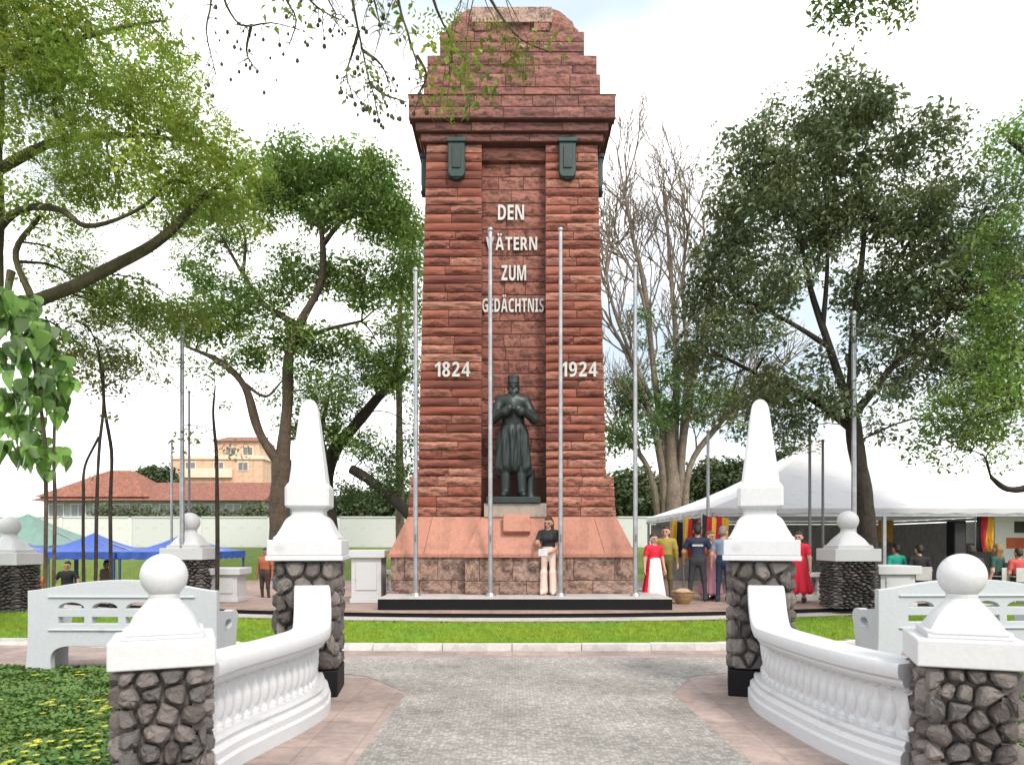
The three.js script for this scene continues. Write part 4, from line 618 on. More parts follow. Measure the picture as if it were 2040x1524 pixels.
// ---------------------------------------------------------------- pop-up canopies on the lower lawn
function canopy(label, px, d, w, rgb, eave, peak, base, group) {
  const t = thing('canopy_tent', label, 'canopy', [PX(px, d), base, -d], 0, group), m = fabric(rgb, { roughness: 0.55 });
  for (const g of pyramidRoof(w, w, eave, peak, 0.12, 8)) part('roof_panel', g, m, t);
  for (let f = 0; f < 4; f++) { const v = part('valance', valance(w, 0.24, 6), m, t, [[0, w / 2], [w / 2, 0], [0, -w / 2], [-w / 2, 0]][f].flatMap((q, i) => i ? [eave + 0.005, q] : [q])); v.rotation.y = f * Math.PI / 2; }
  const lm = rgb[2] > rgb[1] ? M([0.03, 0.07, 0.2], 0.5) : mSteel; for (const a of [-1, 1]) for (const b of [-1, 1]) part('leg', rbox(0.06, eave, 0.06, 0.01, 0, eave / 2, 0), lm, t, [a * (w / 2 - 0.05), 0, b * (w / 2 - 0.05)]);
  part('frame_bar', bar(V(-w / 2, eave - 0.05, 0), V(0, peak - 0.15, 0), 0.02), mSteel, t); part('frame_bar', bar(V(w / 2, eave - 0.05, 0), V(0, peak - 0.15, 0), 0.02), mSteel, t);
}
const blue = [0.035, 0.11, 0.5];
canopy('blue pop-up canopy nearer the forked tree', 368, 23.5, 2.85, blue, 2.02, 2.62, -0.8, 'blue canopies');
canopy('blue pop-up canopy beside the green canopy', 187, 23.5, 2.85, blue, 2.02, 2.62, -0.8, 'blue canopies');
canopy('blue pop-up canopy under the edge of the green canopy', 12, 23.3, 2.85, blue, 2.02, 2.5, -0.8, 'blue canopies');
canopy('faded green pop-up canopy behind the far ball pillar', 55, 26.5, 4.2, [0.16, 0.3, 0.24], 2.2, 3.35, -0.8);
for (const [px, d, l] of [[200, 22.5, 'white covered table under the blue canopies, beside the person in black'], [262, 24.2, 'white covered table under the blue canopies, away from the person in black']]) { const t = thing('covered_table', l, 'table', [PX(px, d), -0.8, -d]); part('tabletop', rbox(1.5, 0.04, 0.75, 0.01, 0, 0.75, 0), mWhiteFar, t); part('cloth', frustum(-0.77, 0.77, 0.39, -0.39, 0.2, -0.755, 0.755, 0.38, -0.38, 0.772), mWhiteFar, t); for (const a of [-1, 1]) for (const b of [-1, 1]) part('leg', cyl(0.018, 0.018, 0.75, a * 0.68, 0, b * 0.3), mSteel, t); }

// ---------------------------------------------------------------- boundary wall and houses
{
  const d = 42, x0 = -30, x1 = 22, t = thing('boundary_wall', 'long pale grey plastered boundary wall above the grass bank', 'wall', [0, 1.0, -d]), tones = [[0.6, 0.62, 0.6], [0.64, 0.65, 0.63], [0.57, 0.59, 0.58]].map((c) => M(c, 0.8, { map: white }));
  for (let i = 0, x = x0; x < x1; i++, x += 4) { part('wall_panel', box(3.96, 1.86, 0.16, x + 2, 0.93, 0), tones[i % 3], t); part('wall_post', box(0.2, 1.92, 0.22, x, 0.96, 0.02), tones[1], t); part('coping', box(3.98, 0.07, 0.26, x + 2, 1.9, 0), tones[i % 2], t); }
}
{
  const d = 62, t = thing('tiled_house', 'long house with faded terracotta hip roof behind the boundary wall', 'house', [PX(350, d), 1.6, -d]), W = (560 - 130) / F * d, m = M([0.42, 0.2, 0.15], 0.85, { map: rep(roofTex, 0.25) }), wl = M([0.42, 0.43, 0.43], 0.85, { map: blotch });
  part('wall', box(W - 1, 3.4, 8, 0, 1.7, 0), wl, t);
  const e = PY(1003, d) - 1.6, r = PY(962, d) - 1.6; part('roof', hexa([[-W / 2, e, 5], [W / 2, e, 5], [W / 2, e, -5], [-W / 2, e, -5], [-W / 2 + 3, r, 0.3], [W / 2, r, 0.3], [W / 2, r, -0.3], [-W / 2 + 3, r, -0.3]]), m, t);
  const px = PX(235, d) - PX(350, d), r2 = PY(938, d) - 1.6; part('roof', hexa([[px - 4.2, e + 0.3, 4.6], [px + 4.8, e + 0.3, 4.6], [px + 4.8, e + 0.3, -4], [px - 4.2, e + 0.3, -4], [px - 0.6, r2, 0.3], [px + 1.2, r2, 0.3], [px + 1.2, r2, -0.3], [px - 0.6, r2, -0.3]]), M([0.46, 0.22, 0.16], 0.85, { map: rep(roofTex, 0.25) }), t);
  const gl = M([0.16, 0.18, 0.21], 0.15), fr2 = M([0.6, 0.6, 0.6], 0.6); for (let i = 0; i < 9; i++) { const x = -W / 2 + 1.5 + i * (W - 2.5) / 9, w = part('window', rbox(1.25, 1.1, 0.1, 0.02, 0, 0, 0), fr2, t, [x, e - 0.75, 4.02]); part('pane', box(0.5, 0.9, 0.03, -0.29, 0, 0.05), gl, w); part('pane', box(0.5, 0.9, 0.03, 0.29, 0, 0.05), gl, w); }
}
{
  const d = 75, cx = PX(455, d), t = thing('peach_house', 'peach painted upper storeys of a house with flat parapets, beyond the tiled roof', 'house', [cx, 1.8, -d]), pw = M([0.72, 0.48, 0.33], 0.85, { map: blotch }), pale = M([0.76, 0.62, 0.48], 0.85, { map: white }), gl = M([0.15, 0.16, 0.18], 0.2), W = 175 / F * d;
  const y = (p) => PY(p, d) - 1.8; part('wall', box(W, y(920), 6, 0, y(920) / 2, 0), pw, t); part('parapet', box(W + 0.3, 0.35, 6.3, 0, y(920) + 0.1, 0), pale, t);
  part('upper_storey', box(4.4, y(886) - y(920) - 0.3, 4, 1.8, (y(886) + y(920)) / 2 + 0.12, 0.5), pw, t); part('roof', hexa([[-0.7, y(886), 2.8], [4.3, y(886), 2.8], [4.3, y(886), -2], [-0.7, y(886), -2], [0.2, y(872), 0.6], [3.4, y(872), 0.6], [3.4, y(872), -0.2], [0.2, y(872), -0.2]]), M([0.45, 0.25, 0.18], 0.85, { map: rep(roofTex, 0.3) }), t);
  part('balcony_wall', box(W * 0.55, 0.9, 0.3, -W * 0.1, y(948), 3.2), pale, t);
  for (const [x, py] of [[-2.6, 935], [0.2, 935], [2.6, 935], [1.2, 905], [2.9, 905]]) { const w = part('window', rbox(1.1, 0.95, 0.1, 0.02), pale, t, [x, y(py), py < 910 ? 2.52 : 3.02]); part('pane', box(0.42, 0.75, 0.03, -0.24, 0, 0.05), gl, w); part('pane', box(0.42, 0.75, 0.03, 0.24, 0, 0.05), gl, w); }
}
// ---------------------------------------------------------------- trees
function leafTris(a, p, dir, nrm, L, W, fold = 0.25) { // one folded leaf of two pointed halves
  const s = dir.clone().cross(nrm).normalize(), b = p, m = p.clone().addScaledVector(dir, L * 0.45), t = p.clone().addScaledVector(dir, L).addScaledVector(nrm, -L * 0.12), l = m.clone().addScaledVector(s, W).addScaledVector(nrm, W * fold), r = m.clone().addScaledVector(s, -W).addScaledVector(nrm, W * fold);
  for (const q of [b, r, t, b, t, l]) a.push(q.x, q.y, q.z);
}
const rdir = (r) => { const z = r() * 2 - 1, t = r() * 6.2832, q = Math.sqrt(1 - z * z); return V(q * Math.cos(t), z, q * Math.sin(t)); };
const leafGeo = (a) => { const g = new THREE.BufferGeometry(); g.setAttribute('position', new THREE.Float32BufferAttribute(a, 3)); g.computeVertexNormals(); return metric(g, 4); };
function broadClump(seed, n, R, L, W) { const r = rng(seed), a = []; for (let i = 0; i < n; i++) { const p = rdir(r).multiplyScalar(R * Math.cbrt(r())); p.y *= 0.75; const d = rdir(r); d.y = d.y * 0.5 - 0.3; d.normalize(); const nn = V(r() - 0.5, 0.7 + r(), r() - 0.5); nn.addScaledVector(d, -nn.dot(d)).normalize(); leafTris(a, p, d, nn, L * (0.7 + 0.6 * r()), W * (0.7 + 0.6 * r())); } return leafGeo(a); }
function fineClump(seed, fronds, len, L, W) { const r = rng(seed), a = []; for (let i = 0; i < fronds; i++) { const d = rdir(r); d.y = d.y * 0.35 - 0.1; d.normalize(); const up = V((r() - 0.5) * 0.5, 1, (r() - 0.5) * 0.5); up.addScaledVector(d, -up.dot(d)).normalize(); const s = d.clone().cross(up), o = rdir(r).multiplyScalar(len * 0.45); for (let k = 0; k < 8; k++) for (const q of [-1, 1]) { const t = (k + 0.7) / 8, p = o.clone().addScaledVector(d, t * len).addScaledVector(up, -0.35 * t * t * len); leafTris(a, p, d.clone().multiplyScalar(0.5).addScaledVector(s, q).normalize(), up, L * (0.8 + 0.5 * r()), W, 0.1); } } return leafGeo(a); }
const leafMat = (rgb, rough = 0.6) => P(rgb, rough, { transmission: 0.42, thickness: 0, side: THREE.DoubleSide, specularIntensity: 0.6 });
const clumps = { broad: [broadClump(11, 34, 0.4, 0.2, 0.05), broadClump(12, 30, 0.46, 0.22, 0.055)], small: [broadClump(13, 44, 0.42, 0.13, 0.035), broadClump(14, 40, 0.48, 0.14, 0.036)], fine: [fineClump(15, 9, 0.42, 0.07, 0.014), fineClump(16, 8, 0.5, 0.075, 0.015)], far: [broadClump(17, 60, 1.0, 0.4, 0.13)], near: [broadClump(18, 15, 0.2, 0.13, 0.03)] };
const scratch = new THREE.Object3D(), tintC = new THREE.Color();
/* limbs: lists of [px, py, distance, radius]; blobs: [px, py, distance, rx, ry, depth in m, density, tint]; the base is the first point of the first limb */
function tree(name, label, o) {
  const [bx, by, bd] = o.limbs[0][0], B = at(bx, by, bd); if (o.ground !== undefined) B.y = o.ground;
  const t = thing(name, label, o.category ?? 'tree', B.toArray(), 0, o.group), r = rng(o.seed), samples = [], W = (q) => at(q[0], q[1], q[2]).sub(B);
  o.limbs.forEach((l, i) => { const p = l.map(W); if (i === 0 && o.ground !== undefined) p[0].y = -0.05; const g = limb(p, l.map((q) => q[3]), i ? 7 : 11, 5); part(i ? 'branch' : 'trunk', g, o.bark, t); const c = new THREE.CatmullRomCurve3(p, false, 'centripetal'); for (let k = 0; k <= 16; k++) samples.push([c.getPoint(k / 16), i ? 1 : k / 16]); });
  const tw = [], put = (o.kinds ?? ['broad']).flatMap((k) => clumps[k]).map((g) => ({ g, m: [], c: [] }));
  for (const b of o.blobs) {
    const [px, py, d, rx, ry, dz, dens = 1, tint = 1] = b, C = at(px, py, d).sub(B), sx = rx / F * d, sy = ry / F * d;
    let near = samples[0], best = 1e9; for (const s of samples) { if (s[1] < 0.5) continue; const q = s[0].distanceTo(C) + Math.max(0, s[0].y - C.y) * 0.5; if (q < best) { best = q; near = s; } }
    const A = near[0], rb = clamp(0.03 * Math.cbrt(sx * sy * dz) * (o.twigR ?? 1), 0.008, 0.09);
    if (best > 0.2) tw.push(limb([A, A.clone().lerp(C, 0.5).add(V((r() - 0.5) * 0.3, 0.12 * best, (r() - 0.5) * 0.3)), C], [rb, rb * 0.75, rb * 0.45], 5, 3));
    const n = Math.round(dens * (o.density ?? 1) * sx * sy * dz * 38 / (o.size ?? 1) ** 2), ends = [];
    for (let i = 0; i < n; i++) {
      const v = rdir(r).multiplyScalar(Math.pow(r(), 0.4)), q = V(C.x + v.x * sx, C.y + v.y * sy, C.z + v.z * dz), gk = o.gap ?? 0.36;
      if (fbm3(q.x * 0.8 / (o.gapSize ?? 1) + 30, q.y * 1.0 / (o.gapSize ?? 1) + 7, q.z * 0.8 + o.seed) < gk) continue;
      const s = (0.65 + 0.7 * r()) * (o.size ?? 1); scratch.position.copy(q); scratch.rotation.set((r() - 0.5) * 0.9, r() * 6.28, (r() - 0.5) * 0.9); scratch.scale.setScalar(s); scratch.updateMatrix();
      const k = put[Math.floor(r() * put.length)], h = (0.72 + 0.56 * r()) * tint, w = r(); k.m.push(scratch.matrix.clone()); k.c.push([h * (0.9 + 0.3 * w), h, h * (1.05 - 0.3 * w)]); if (i % ((o.twigEvery ?? 7) * 5) === 0) ends.push(q);
    }
    for (const e of ends) tw.push(limb([C.clone().lerp(e, 0.08), C.clone().lerp(e, 0.5).add(V((r() - 0.5) * 0.15, (r() - 0.3) * 0.2, (r() - 0.5) * 0.15)), e], [rb * 0.5, rb * 0.32, rb * 0.14], 4, 2));
  }
  for (const g of o.extra ?? []) tw.push(g(B));
  if (tw.length) { const m = part('twigs', join(tw), o.bark, t); m.userData.kind = 'stuff'; }
  for (const k of put) { if (!k.m.length) continue; const im = new THREE.InstancedMesh(k.g, o.leaf, k.m.length); im.name = 'crown'; im.castShadow = im.receiveShadow = true; k.m.forEach((m, i) => { im.setMatrixAt(i, m); im.setColorAt(i, tintC.setRGB(...k.c[i])); }); im.userData.kind = 'stuff'; t.add(im); }
  return t;
}
const bark = M([0.13, 0.105, 0.085], 0.95, { map: barkTex, bumpMap: bumpWave, bumpScale: 0.03 }), barkDark = M([0.055, 0.048, 0.042], 0.95, { map: barkTex, bumpMap: bumpWave, bumpScale: 0.03 }), barkPale = M([0.3, 0.27, 0.24], 0.9, { map: barkTex, bumpMap: bumpWave, bumpScale: 0.03 });
const mossy = M([0.12, 0.12, 0.06], 0.95, { map: barkTex, bumpMap: bumpWave, bumpScale: 0.03 });
const L1 = 27;
tree('forked_tree', 'spreading tree with a forked trunk and domed crown beside the red tower', { seed: 21, bark, ground: -0.5, leaf: leafMat([0.15, 0.245, 0.055]), kinds: ['small', 'broad'], gap: 0.4, density: 0.85, twigEvery: 5,
  limbs: [[[557, 1130, L1, 0.4], [557, 1000, L1, 0.35], [560, 915, L1, 0.33]], [[558, 925, L1, 0.2], [515, 860, L1, 0.17], [487, 770, L1 - 0.3, 0.14], [440, 722, L1 - 0.5, 0.11], [370, 690, L1 - 0.8, 0.05]], [[562, 930, L1, 0.26], [572, 800, L1, 0.21], [577, 700, L1, 0.18], [600, 640, L1 - 0.2, 0.16], [640, 560, L1 - 0.3, 0.13], [641, 470, L1 - 0.3, 0.11], [628, 390, L1, 0.06]],
    [[640, 490, L1 - 0.3, 0.1], [690, 435, L1 - 0.5, 0.08], [750, 420, L1 - 0.4, 0.04]], [[636, 450, L1 - 0.2, 0.09], [590, 402, L1, 0.07], [540, 380, L1 + 0.5, 0.03]], [[595, 650, L1, 0.13], [525, 605, L1 + 0.2, 0.1], [480, 540, L1 + 0.3, 0.08], [440, 470, L1, 0.04]], [[484, 545, L1 + 0.3, 0.07], [487, 470, L1, 0.05], [462, 420, L1, 0.03]], [[577, 700, L1, 0.1], [640, 660, L1 + 0.8, 0.08], [720, 640, L1 + 1.2, 0.05]], [[480, 760, L1, 0.07], [530, 790, L1 - 0.5, 0.05], [560, 760, L1 - 0.8, 0.03]]],
  blobs: [[650, 340, L1, 150, 50, 2.2, 1.5, 1.1], [560, 390, L1, 110, 55, 2, 1.2, 1.1], [740, 400, L1, 90, 70, 2, 1.4], [690, 420, L1 - 1.5, 90, 45, 1, 1, 0.9], [450, 440, L1, 90, 60, 1.6, 1, 1.1], [800, 480, L1, 45, 90, 1.6, 1.1, 1.1], [480, 590, L1, 105, 55, 1.6, 0.9], [410, 640, L1 - 0.5, 85, 40, 1.4, 1.1], [600, 540, L1 + 0.6, 85, 55, 1.5, 1], [720, 560, L1 + 0.6, 85, 60, 1.5, 1.1], [560, 690, L1, 130, 50, 1.6, 1.1], [690, 690, L1 + 0.8, 90, 45, 1.5, 0.9], [810, 610, L1 + 0.5, 45, 80, 1.5, 1.1], [620, 780, L1, 110, 45, 1.4, 0.8], [340, 640, L1, 60, 40, 1.2, 0.8], [420, 720, L1 - 0.5, 70, 30, 1, 0.6], [380, 500, L1 + 1, 60, 60, 1.3, 0.6], [770, 720, L1 + 1, 60, 60, 1.4, 1], [400, 560, L1, 40, 35, 1, 0.5], [640, 860, L1 + 1.5, 70, 45, 1.3, 0.7], [590, 850, L1 + 1.5, 40, 50, 1.2, 0.6], [700, 880, L1 + 2, 60, 35, 1.3, 0.8]] });
tree('leaning_tree', 'tree with a trunk leaning towards the red tower, behind the white obelisk', { seed: 22, bark: barkDark, ground: -0.3, leaf: leafMat([0.1, 0.17, 0.055]), kinds: ['small'], gap: 0.42, density: 0.9,
  limbs: [[[668, 1120, 29.5, 0.34], [652, 1000, 29.5, 0.3], [655, 920, 29.5, 0.28], [705, 850, 29.5, 0.22], [760, 785, 29.5, 0.18], [815, 735, 29.5, 0.1]], [[652, 930, 29.5, 0.16], [640, 860, 29.8, 0.1], [655, 790, 30, 0.05]], [[700, 935, 29, 0.2], [755, 970, 28.6, 0.2], [820, 1030, 28.2, 0.24]]],
  blobs: [[780, 740, 29.5, 70, 50, 1.6, 1], [690, 800, 30, 60, 45, 1.6, 0.7], [660, 850, 30, 50, 40, 1.4, 0.7], [735, 905, 29.5, 70, 30, 1.4, 1.1], [780, 960, 29.5, 60, 45, 1.6, 1.3], [700, 980, 30, 45, 25, 1.4, 1.2], [825, 850, 30, 30, 80, 1.2, 0.8]] });
tree('slender_tree', 'slender pale trunk with a small crown close to the side of the red tower', { seed: 23, bark: barkPale, ground: 0, leaf: leafMat([0.14, 0.22, 0.07]), kinds: ['small'], gap: 0.4,
  limbs: [[[797, 1100, 31, 0.18], [796, 900, 31, 0.16], [795, 700, 31, 0.13], [800, 560, 31, 0.07]]], blobs: [[805, 560, 31, 50, 60, 1.3, 0.9], [790, 650, 31, 50, 40, 1.2, 0.8], [830, 470, 31, 25, 80, 1.2, 0.8]] });
const L5 = 12.5;
const podTwig = (pts, d, pods, seed) => (B) => { // hanging bare twig with dark pods
  const r = rng(seed), P3 = pts.map(([x, y]) => at(x, y, d + (r() - 0.5) * 0.5).sub(B)), g = [limb(P3, P3.map((_, i) => mix(0.022, 0.006, i / (P3.length - 1))), 5, 3)], c = new THREE.CatmullRomCurve3(P3, false, 'centripetal');
  for (let i = 0; i < pods; i++) { const p = c.getPoint(0.35 + 0.65 * r()), e = p.clone().add(V((r() - 0.5) * 0.5, -0.1 - 0.3 * r(), (r() - 0.5) * 0.4)), m = p.clone().lerp(e, 0.5).add(V((r() - 0.5) * 0.1, 0.06, 0)); g.push(limb([p, m, e], [0.006, 0.005, 0.003], 4, 2)); if (r() < 0.75) { const s = new THREE.SphereGeometry(0.014 + 0.016 * r(), 7, 5); s.scale(1, 1.3, 0.7); s.translate(e.x, e.y, e.z); g.push(metric(s)); } }
  return join(g);
};
tree('feathery_tree', 'large spreading tree with feathery yellow-green leaves over the blue canopies', { seed: 24, bark: mossy, ground: 0, leaf: leafMat([0.29, 0.4, 0.075]), kinds: ['fine', 'small'], gap: 0.4, density: 1.7, size: 0.72, twigEvery: 9, gapSize: 0.6,
  limbs: [[[-70, 1350, L5, 0.42], [-60, 900, L5, 0.34], [-35, 560, L5, 0.28], [-25, 300, L5, 0.22], [-10, 60, L5, 0.15], [20, -160, L5, 0.1]], [[-40, 650, L5, 0.16], [90, 592, L5, 0.11], [215, 537, L5, 0.1], [330, 467, L5, 0.085], [420, 380, L5, 0.045], [500, 330, L5 + 0.3, 0.012]], [[-32, 480, L5, 0.11], [40, 418, L5 - 0.3, 0.06], [120, 418, L5 - 0.5, 0.05], [170, 450, L5 - 0.6, 0.04], [270, 420, L5 - 0.5, 0.03], [340, 360, L5, 0.02]], [[-28, 350, L5, 0.1], [120, 280, L5, 0.065], [280, 270, L5, 0.045], [420, 290, L5, 0.014]], [[-15, 130, L5, 0.09], [110, 90, L5, 0.055], [240, 55, L5 + 0.3, 0.035], [330, 40, L5, 0.012]], [[20, 540, L5 - 0.2, 0.07], [10, 620, L5 - 0.3, 0.04]],
    [[10, -60, L5, 0.1], [300, -110, 11, 0.08], [600, -90, 9.6, 0.06], [820, -80, 9, 0.045], [960, -60, 8.8, 0.03]], [[60, 590, L5, 0.06], [30, 500, L5, 0.05], [80, 430, L5, 0.035]]],
  blobs: [[50, 60, L5, 110, 80, 1.6, 1, 0.8], [190, 70, L5, 120, 80, 1.6, 0.9, 0.9], [310, 60, L5, 65, 60, 1.3, 0.8, 0.9], [330, 150, L5, 60, 60, 1.2, 0.8], [110, 190, L5, 120, 75, 1.6, 1.1, 0.85], [260, 210, L5, 130, 65, 1.5, 1.1], [400, 270, L5, 85, 50, 1.3, 1.2], [480, 325, L5, 50, 45, 1.1, 1.2], [80, 330, L5, 100, 60, 1.5, 1.1, 0.85], [220, 330, L5, 120, 55, 1.5, 1.1], [370, 370, L5, 110, 50, 1.3, 1.2], [470, 400, L5, 60, 35, 1, 1.1], [60, 420, L5, 70, 40, 1.2, 0.8], [330, 430, L5, 70, 30, 1, 0.8], [200, 590, L5 + 2, 130, 60, 1.5, 0.6, 0.7], [270, 640, L5 + 2, 90, 45, 1.4, 0.8, 0.7], [160, 690, L5 + 2, 70, 60, 1.2, 0.7, 0.7], [380, 620, L5 + 2, 50, 35, 1, 0.8, 0.7], [120, 520, L5 + 1, 90, 40, 1, 0.5, 0.8], [330, 720, L5 + 2, 60, 40, 1, 0.35, 0.7],
    [440, 25, 10, 50, 35, 0.5, 1.1, 0.55], [560, 10, 9.8, 50, 16, 0.4, 1, 0.5], [730, 160, 9.4, 25, 30, 0.25, 0.8, 0.5], [895, 120, 8.9, 30, 40, 0.35, 1.3, 0.75], [930, 55, 8.9, 35, 25, 0.3, 2.2, 0.7], [1000, 60, 8.8, 36, 30, 0.3, 2.4, 0.7], [1060, 98, 8.8, 42, 12, 0.25, 2.4, 0.7], [925, 180, 8.9, 36, 24, 0.3, 1.6, 0.8], [875, 215, 8.9, 40, 20, 0.3, 1.8, 0.8], [1040, 150, 8.8, 26, 14, 0.25, 2.4, 0.7], [700, 5, 9.4, 40, 14, 0.3, 1, 0.6], [760, 20, 9.3, 30, 22, 0.3, 0.8, 0.5], [480, 70, 10, 20, 30, 0.3, 0.6, 0.6], [600, 15, 9.6, 40, 15, 0.3, 0.4, 0.7]],
  extra: [podTwig([[430, -100], [450, 10], [480, 50], [540, 45], [600, 60]], 10, 14, 1), podTwig([[540, -90], [570, 0], [590, 40], [575, 90]], 9.7, 10, 2), podTwig([[690, -90], [705, 20], [722, 100], [735, 160], [752, 210]], 9.4, 26, 3), podTwig([[735, 165], [770, 190], [810, 203]], 9.4, 6, 4), podTwig([[780, -80], [795, 10], [810, 60], [825, 110], [840, 160]], 9.1, 12, 5), podTwig([[640, -90], [650, -10], [670, 30]], 9.5, 6, 6), podTwig([[840, -80], [870, 20], [900, 90], [890, 200]], 8.9, 4, 7), podTwig([[940, -70], [990, 20], [1040, 80], [1100, 105]], 8.8, 3, 8), podTwig([[500, 50], [490, 100], [510, 140]], 10, 8, 9), podTwig([[715, 60], [700, 110], [690, 150], [700, 185]], 9.4, 16, 10), podTwig([[722, 100], [760, 130], [775, 170]], 9.4, 12, 11), podTwig([[730, -80], [745, 0], [760, 60]], 9.3, 14, 12), podTwig([[400, -100], [420, 0], [410, 60], [430, 150]], 10.2, 14, 13), podTwig([[600, -90], [610, -10], [640, 20], [680, 40]], 9.6, 14, 14), podTwig([[830, 110], [850, 150], [830, 190]], 9.1, 10, 15)] });
// saplings in front of the canopies
const sap = (name, label, d, seed, limbs, blobs, o = {}) => tree(name, label, { seed, bark: barkDark, ground: 0, leaf: leafMat([0.2, 0.22, 0.085]), kinds: ['near', 'small'], gap: 0.4, size: 0.7, limbs: limbs.map((l) => l.map(([x, y, r]) => [x, y, d, r])), blobs: blobs.map(([x, y, rx, ry, k]) => [x, y, d, rx, ry, 0.9, k, 0.8]), group: 'saplings by the canopies', ...o });
sap('sapling', 'thin crooked sapling with two dark stems beside the blue canopies', 14, 31, [[[188, 1220, 0.035], [192, 1000, 0.03], [196, 900, 0.028], [205, 800, 0.025], [195, 700, 0.018]], [[166, 1225, 0.035], [165, 1000, 0.028], [168, 930, 0.025], [196, 870, 0.022]]], [[190, 740, 50, 50, 0.8], [150, 640, 60, 40, 0.5], [260, 700, 50, 30, 0.4], [210, 830, 25, 25, 0.4], [180, 960, 25, 15, 0.5]]);
sap('sapling', 'thin dark sapling in front of the terracotta roof', 15, 32, [[[220, 1220, 0.036], [219, 1000, 0.034], [221, 900, 0.034], [207, 810, 0.03], [205, 730, 0.02]]], [[205, 700, 45, 40, 0.8], [300, 760, 60, 25, 0.35], [230, 790, 20, 20, 0.4]]);
sap('sapling', 'thin dark sapling in front of the peach house', 16, 33, [[[432, 1200, 0.045], [432, 1000, 0.042], [430, 900, 0.036], [424, 820, 0.028], [428, 770, 0.015]]], [[425, 795, 22, 18, 0.9], [400, 880, 35, 20, 0.5], [440, 900, 30, 18, 0.4], [410, 720, 40, 20, 0.3], [350, 850, 30, 12, 0.4]]);
{ // young tree with large heart-shaped leaves beyond the bench
  const d = 9.35, B = at(97, 1075, d); B.y = 0; const t = thing('broadleaf_sapling', 'young tree with big bright drooping leaves behind the bench', 'tree', B.toArray()), r = rng(44), W = (x, y, z = 0) => at(x, y, d + z).sub(B);
  const st = limb([V(-0.06, -0.05, 0), W(90, 1000), W(88, 880), W(70, 750), W(50, 640)], [0.026, 0.024, 0.022, 0.02, 0.012], 7, 6); part('trunk', st, bark, t); part('trunk', limb([V(0.07, -0.05, 0.05), W(108, 1000), W(106, 900), W(110, 780)], [0.024, 0.022, 0.02, 0.012], 7, 6), bark, t);
  const sh = new THREE.Shape(); sh.moveTo(0, 0); sh.bezierCurveTo(0.25, -0.12, 0.52, 0.12, 0.42, 0.42); sh.bezierCurveTo(0.34, 0.68, 0.12, 0.82, 0, 1.05); sh.bezierCurveTo(-0.12, 0.82, -0.34, 0.68, -0.42, 0.42); sh.bezierCurveTo(-0.52, 0.12, -0.25, -0.12, 0, 0);
  const lg = [0, 1, 2].map((k) => { const g = new THREE.ShapeGeometry(sh, 4), p = g.attributes.position; for (let i = 0; i < p.count; i++) { const x = p.getX(i), y = p.getY(i); p.setZ(i, Math.abs(x) * (0.25 + 0.15 * k) - y * y * (0.22 + 0.1 * k)); } g.computeVertexNormals(); return metric(g, 1); });
  const lm = [[0.13, 0.26, 0.045], [0.1, 0.195, 0.038], [0.18, 0.33, 0.07], [0.075, 0.14, 0.034]].map((c) => leafMat(c, 0.45));
  const blobs = [[40, 640, 75, 70, 40], [60, 730, 90, 60, 46], [60, 800, 85, 55, 40], [30, 860, 65, 40, 22], [85, 905, 65, 35, 24], [20, 600, 50, 45, 26], [70, 670, 60, 50, 26], [110, 760, 45, 60, 22]];
  for (const [x, y, rx, ry, n] of blobs) { part('branch', limb([W(80, clamp(y, 700, 900)), W(mix(80, x, 0.6), y - 10), W(x, y)], [0.014, 0.01, 0.005], 5, 4), bark, t); for (let i = 0; i < n; i++) { const v = rdir(r).multiplyScalar(Math.cbrt(r())), p = W(x + v.x * rx, y - v.y * ry, v.z * 0.5), m = part('leaf', lg[Math.floor(r() * 3)], lm[Math.floor(r() * 4)], t, p.toArray()); const s = 0.15 + 0.11 * r(); m.scale.set(s, s, s); m.rotation.set(-2.4 - 0.9 * r(), r() * 6.28, 0, 'YXZ'); } }
}
const L7 = 30.5;
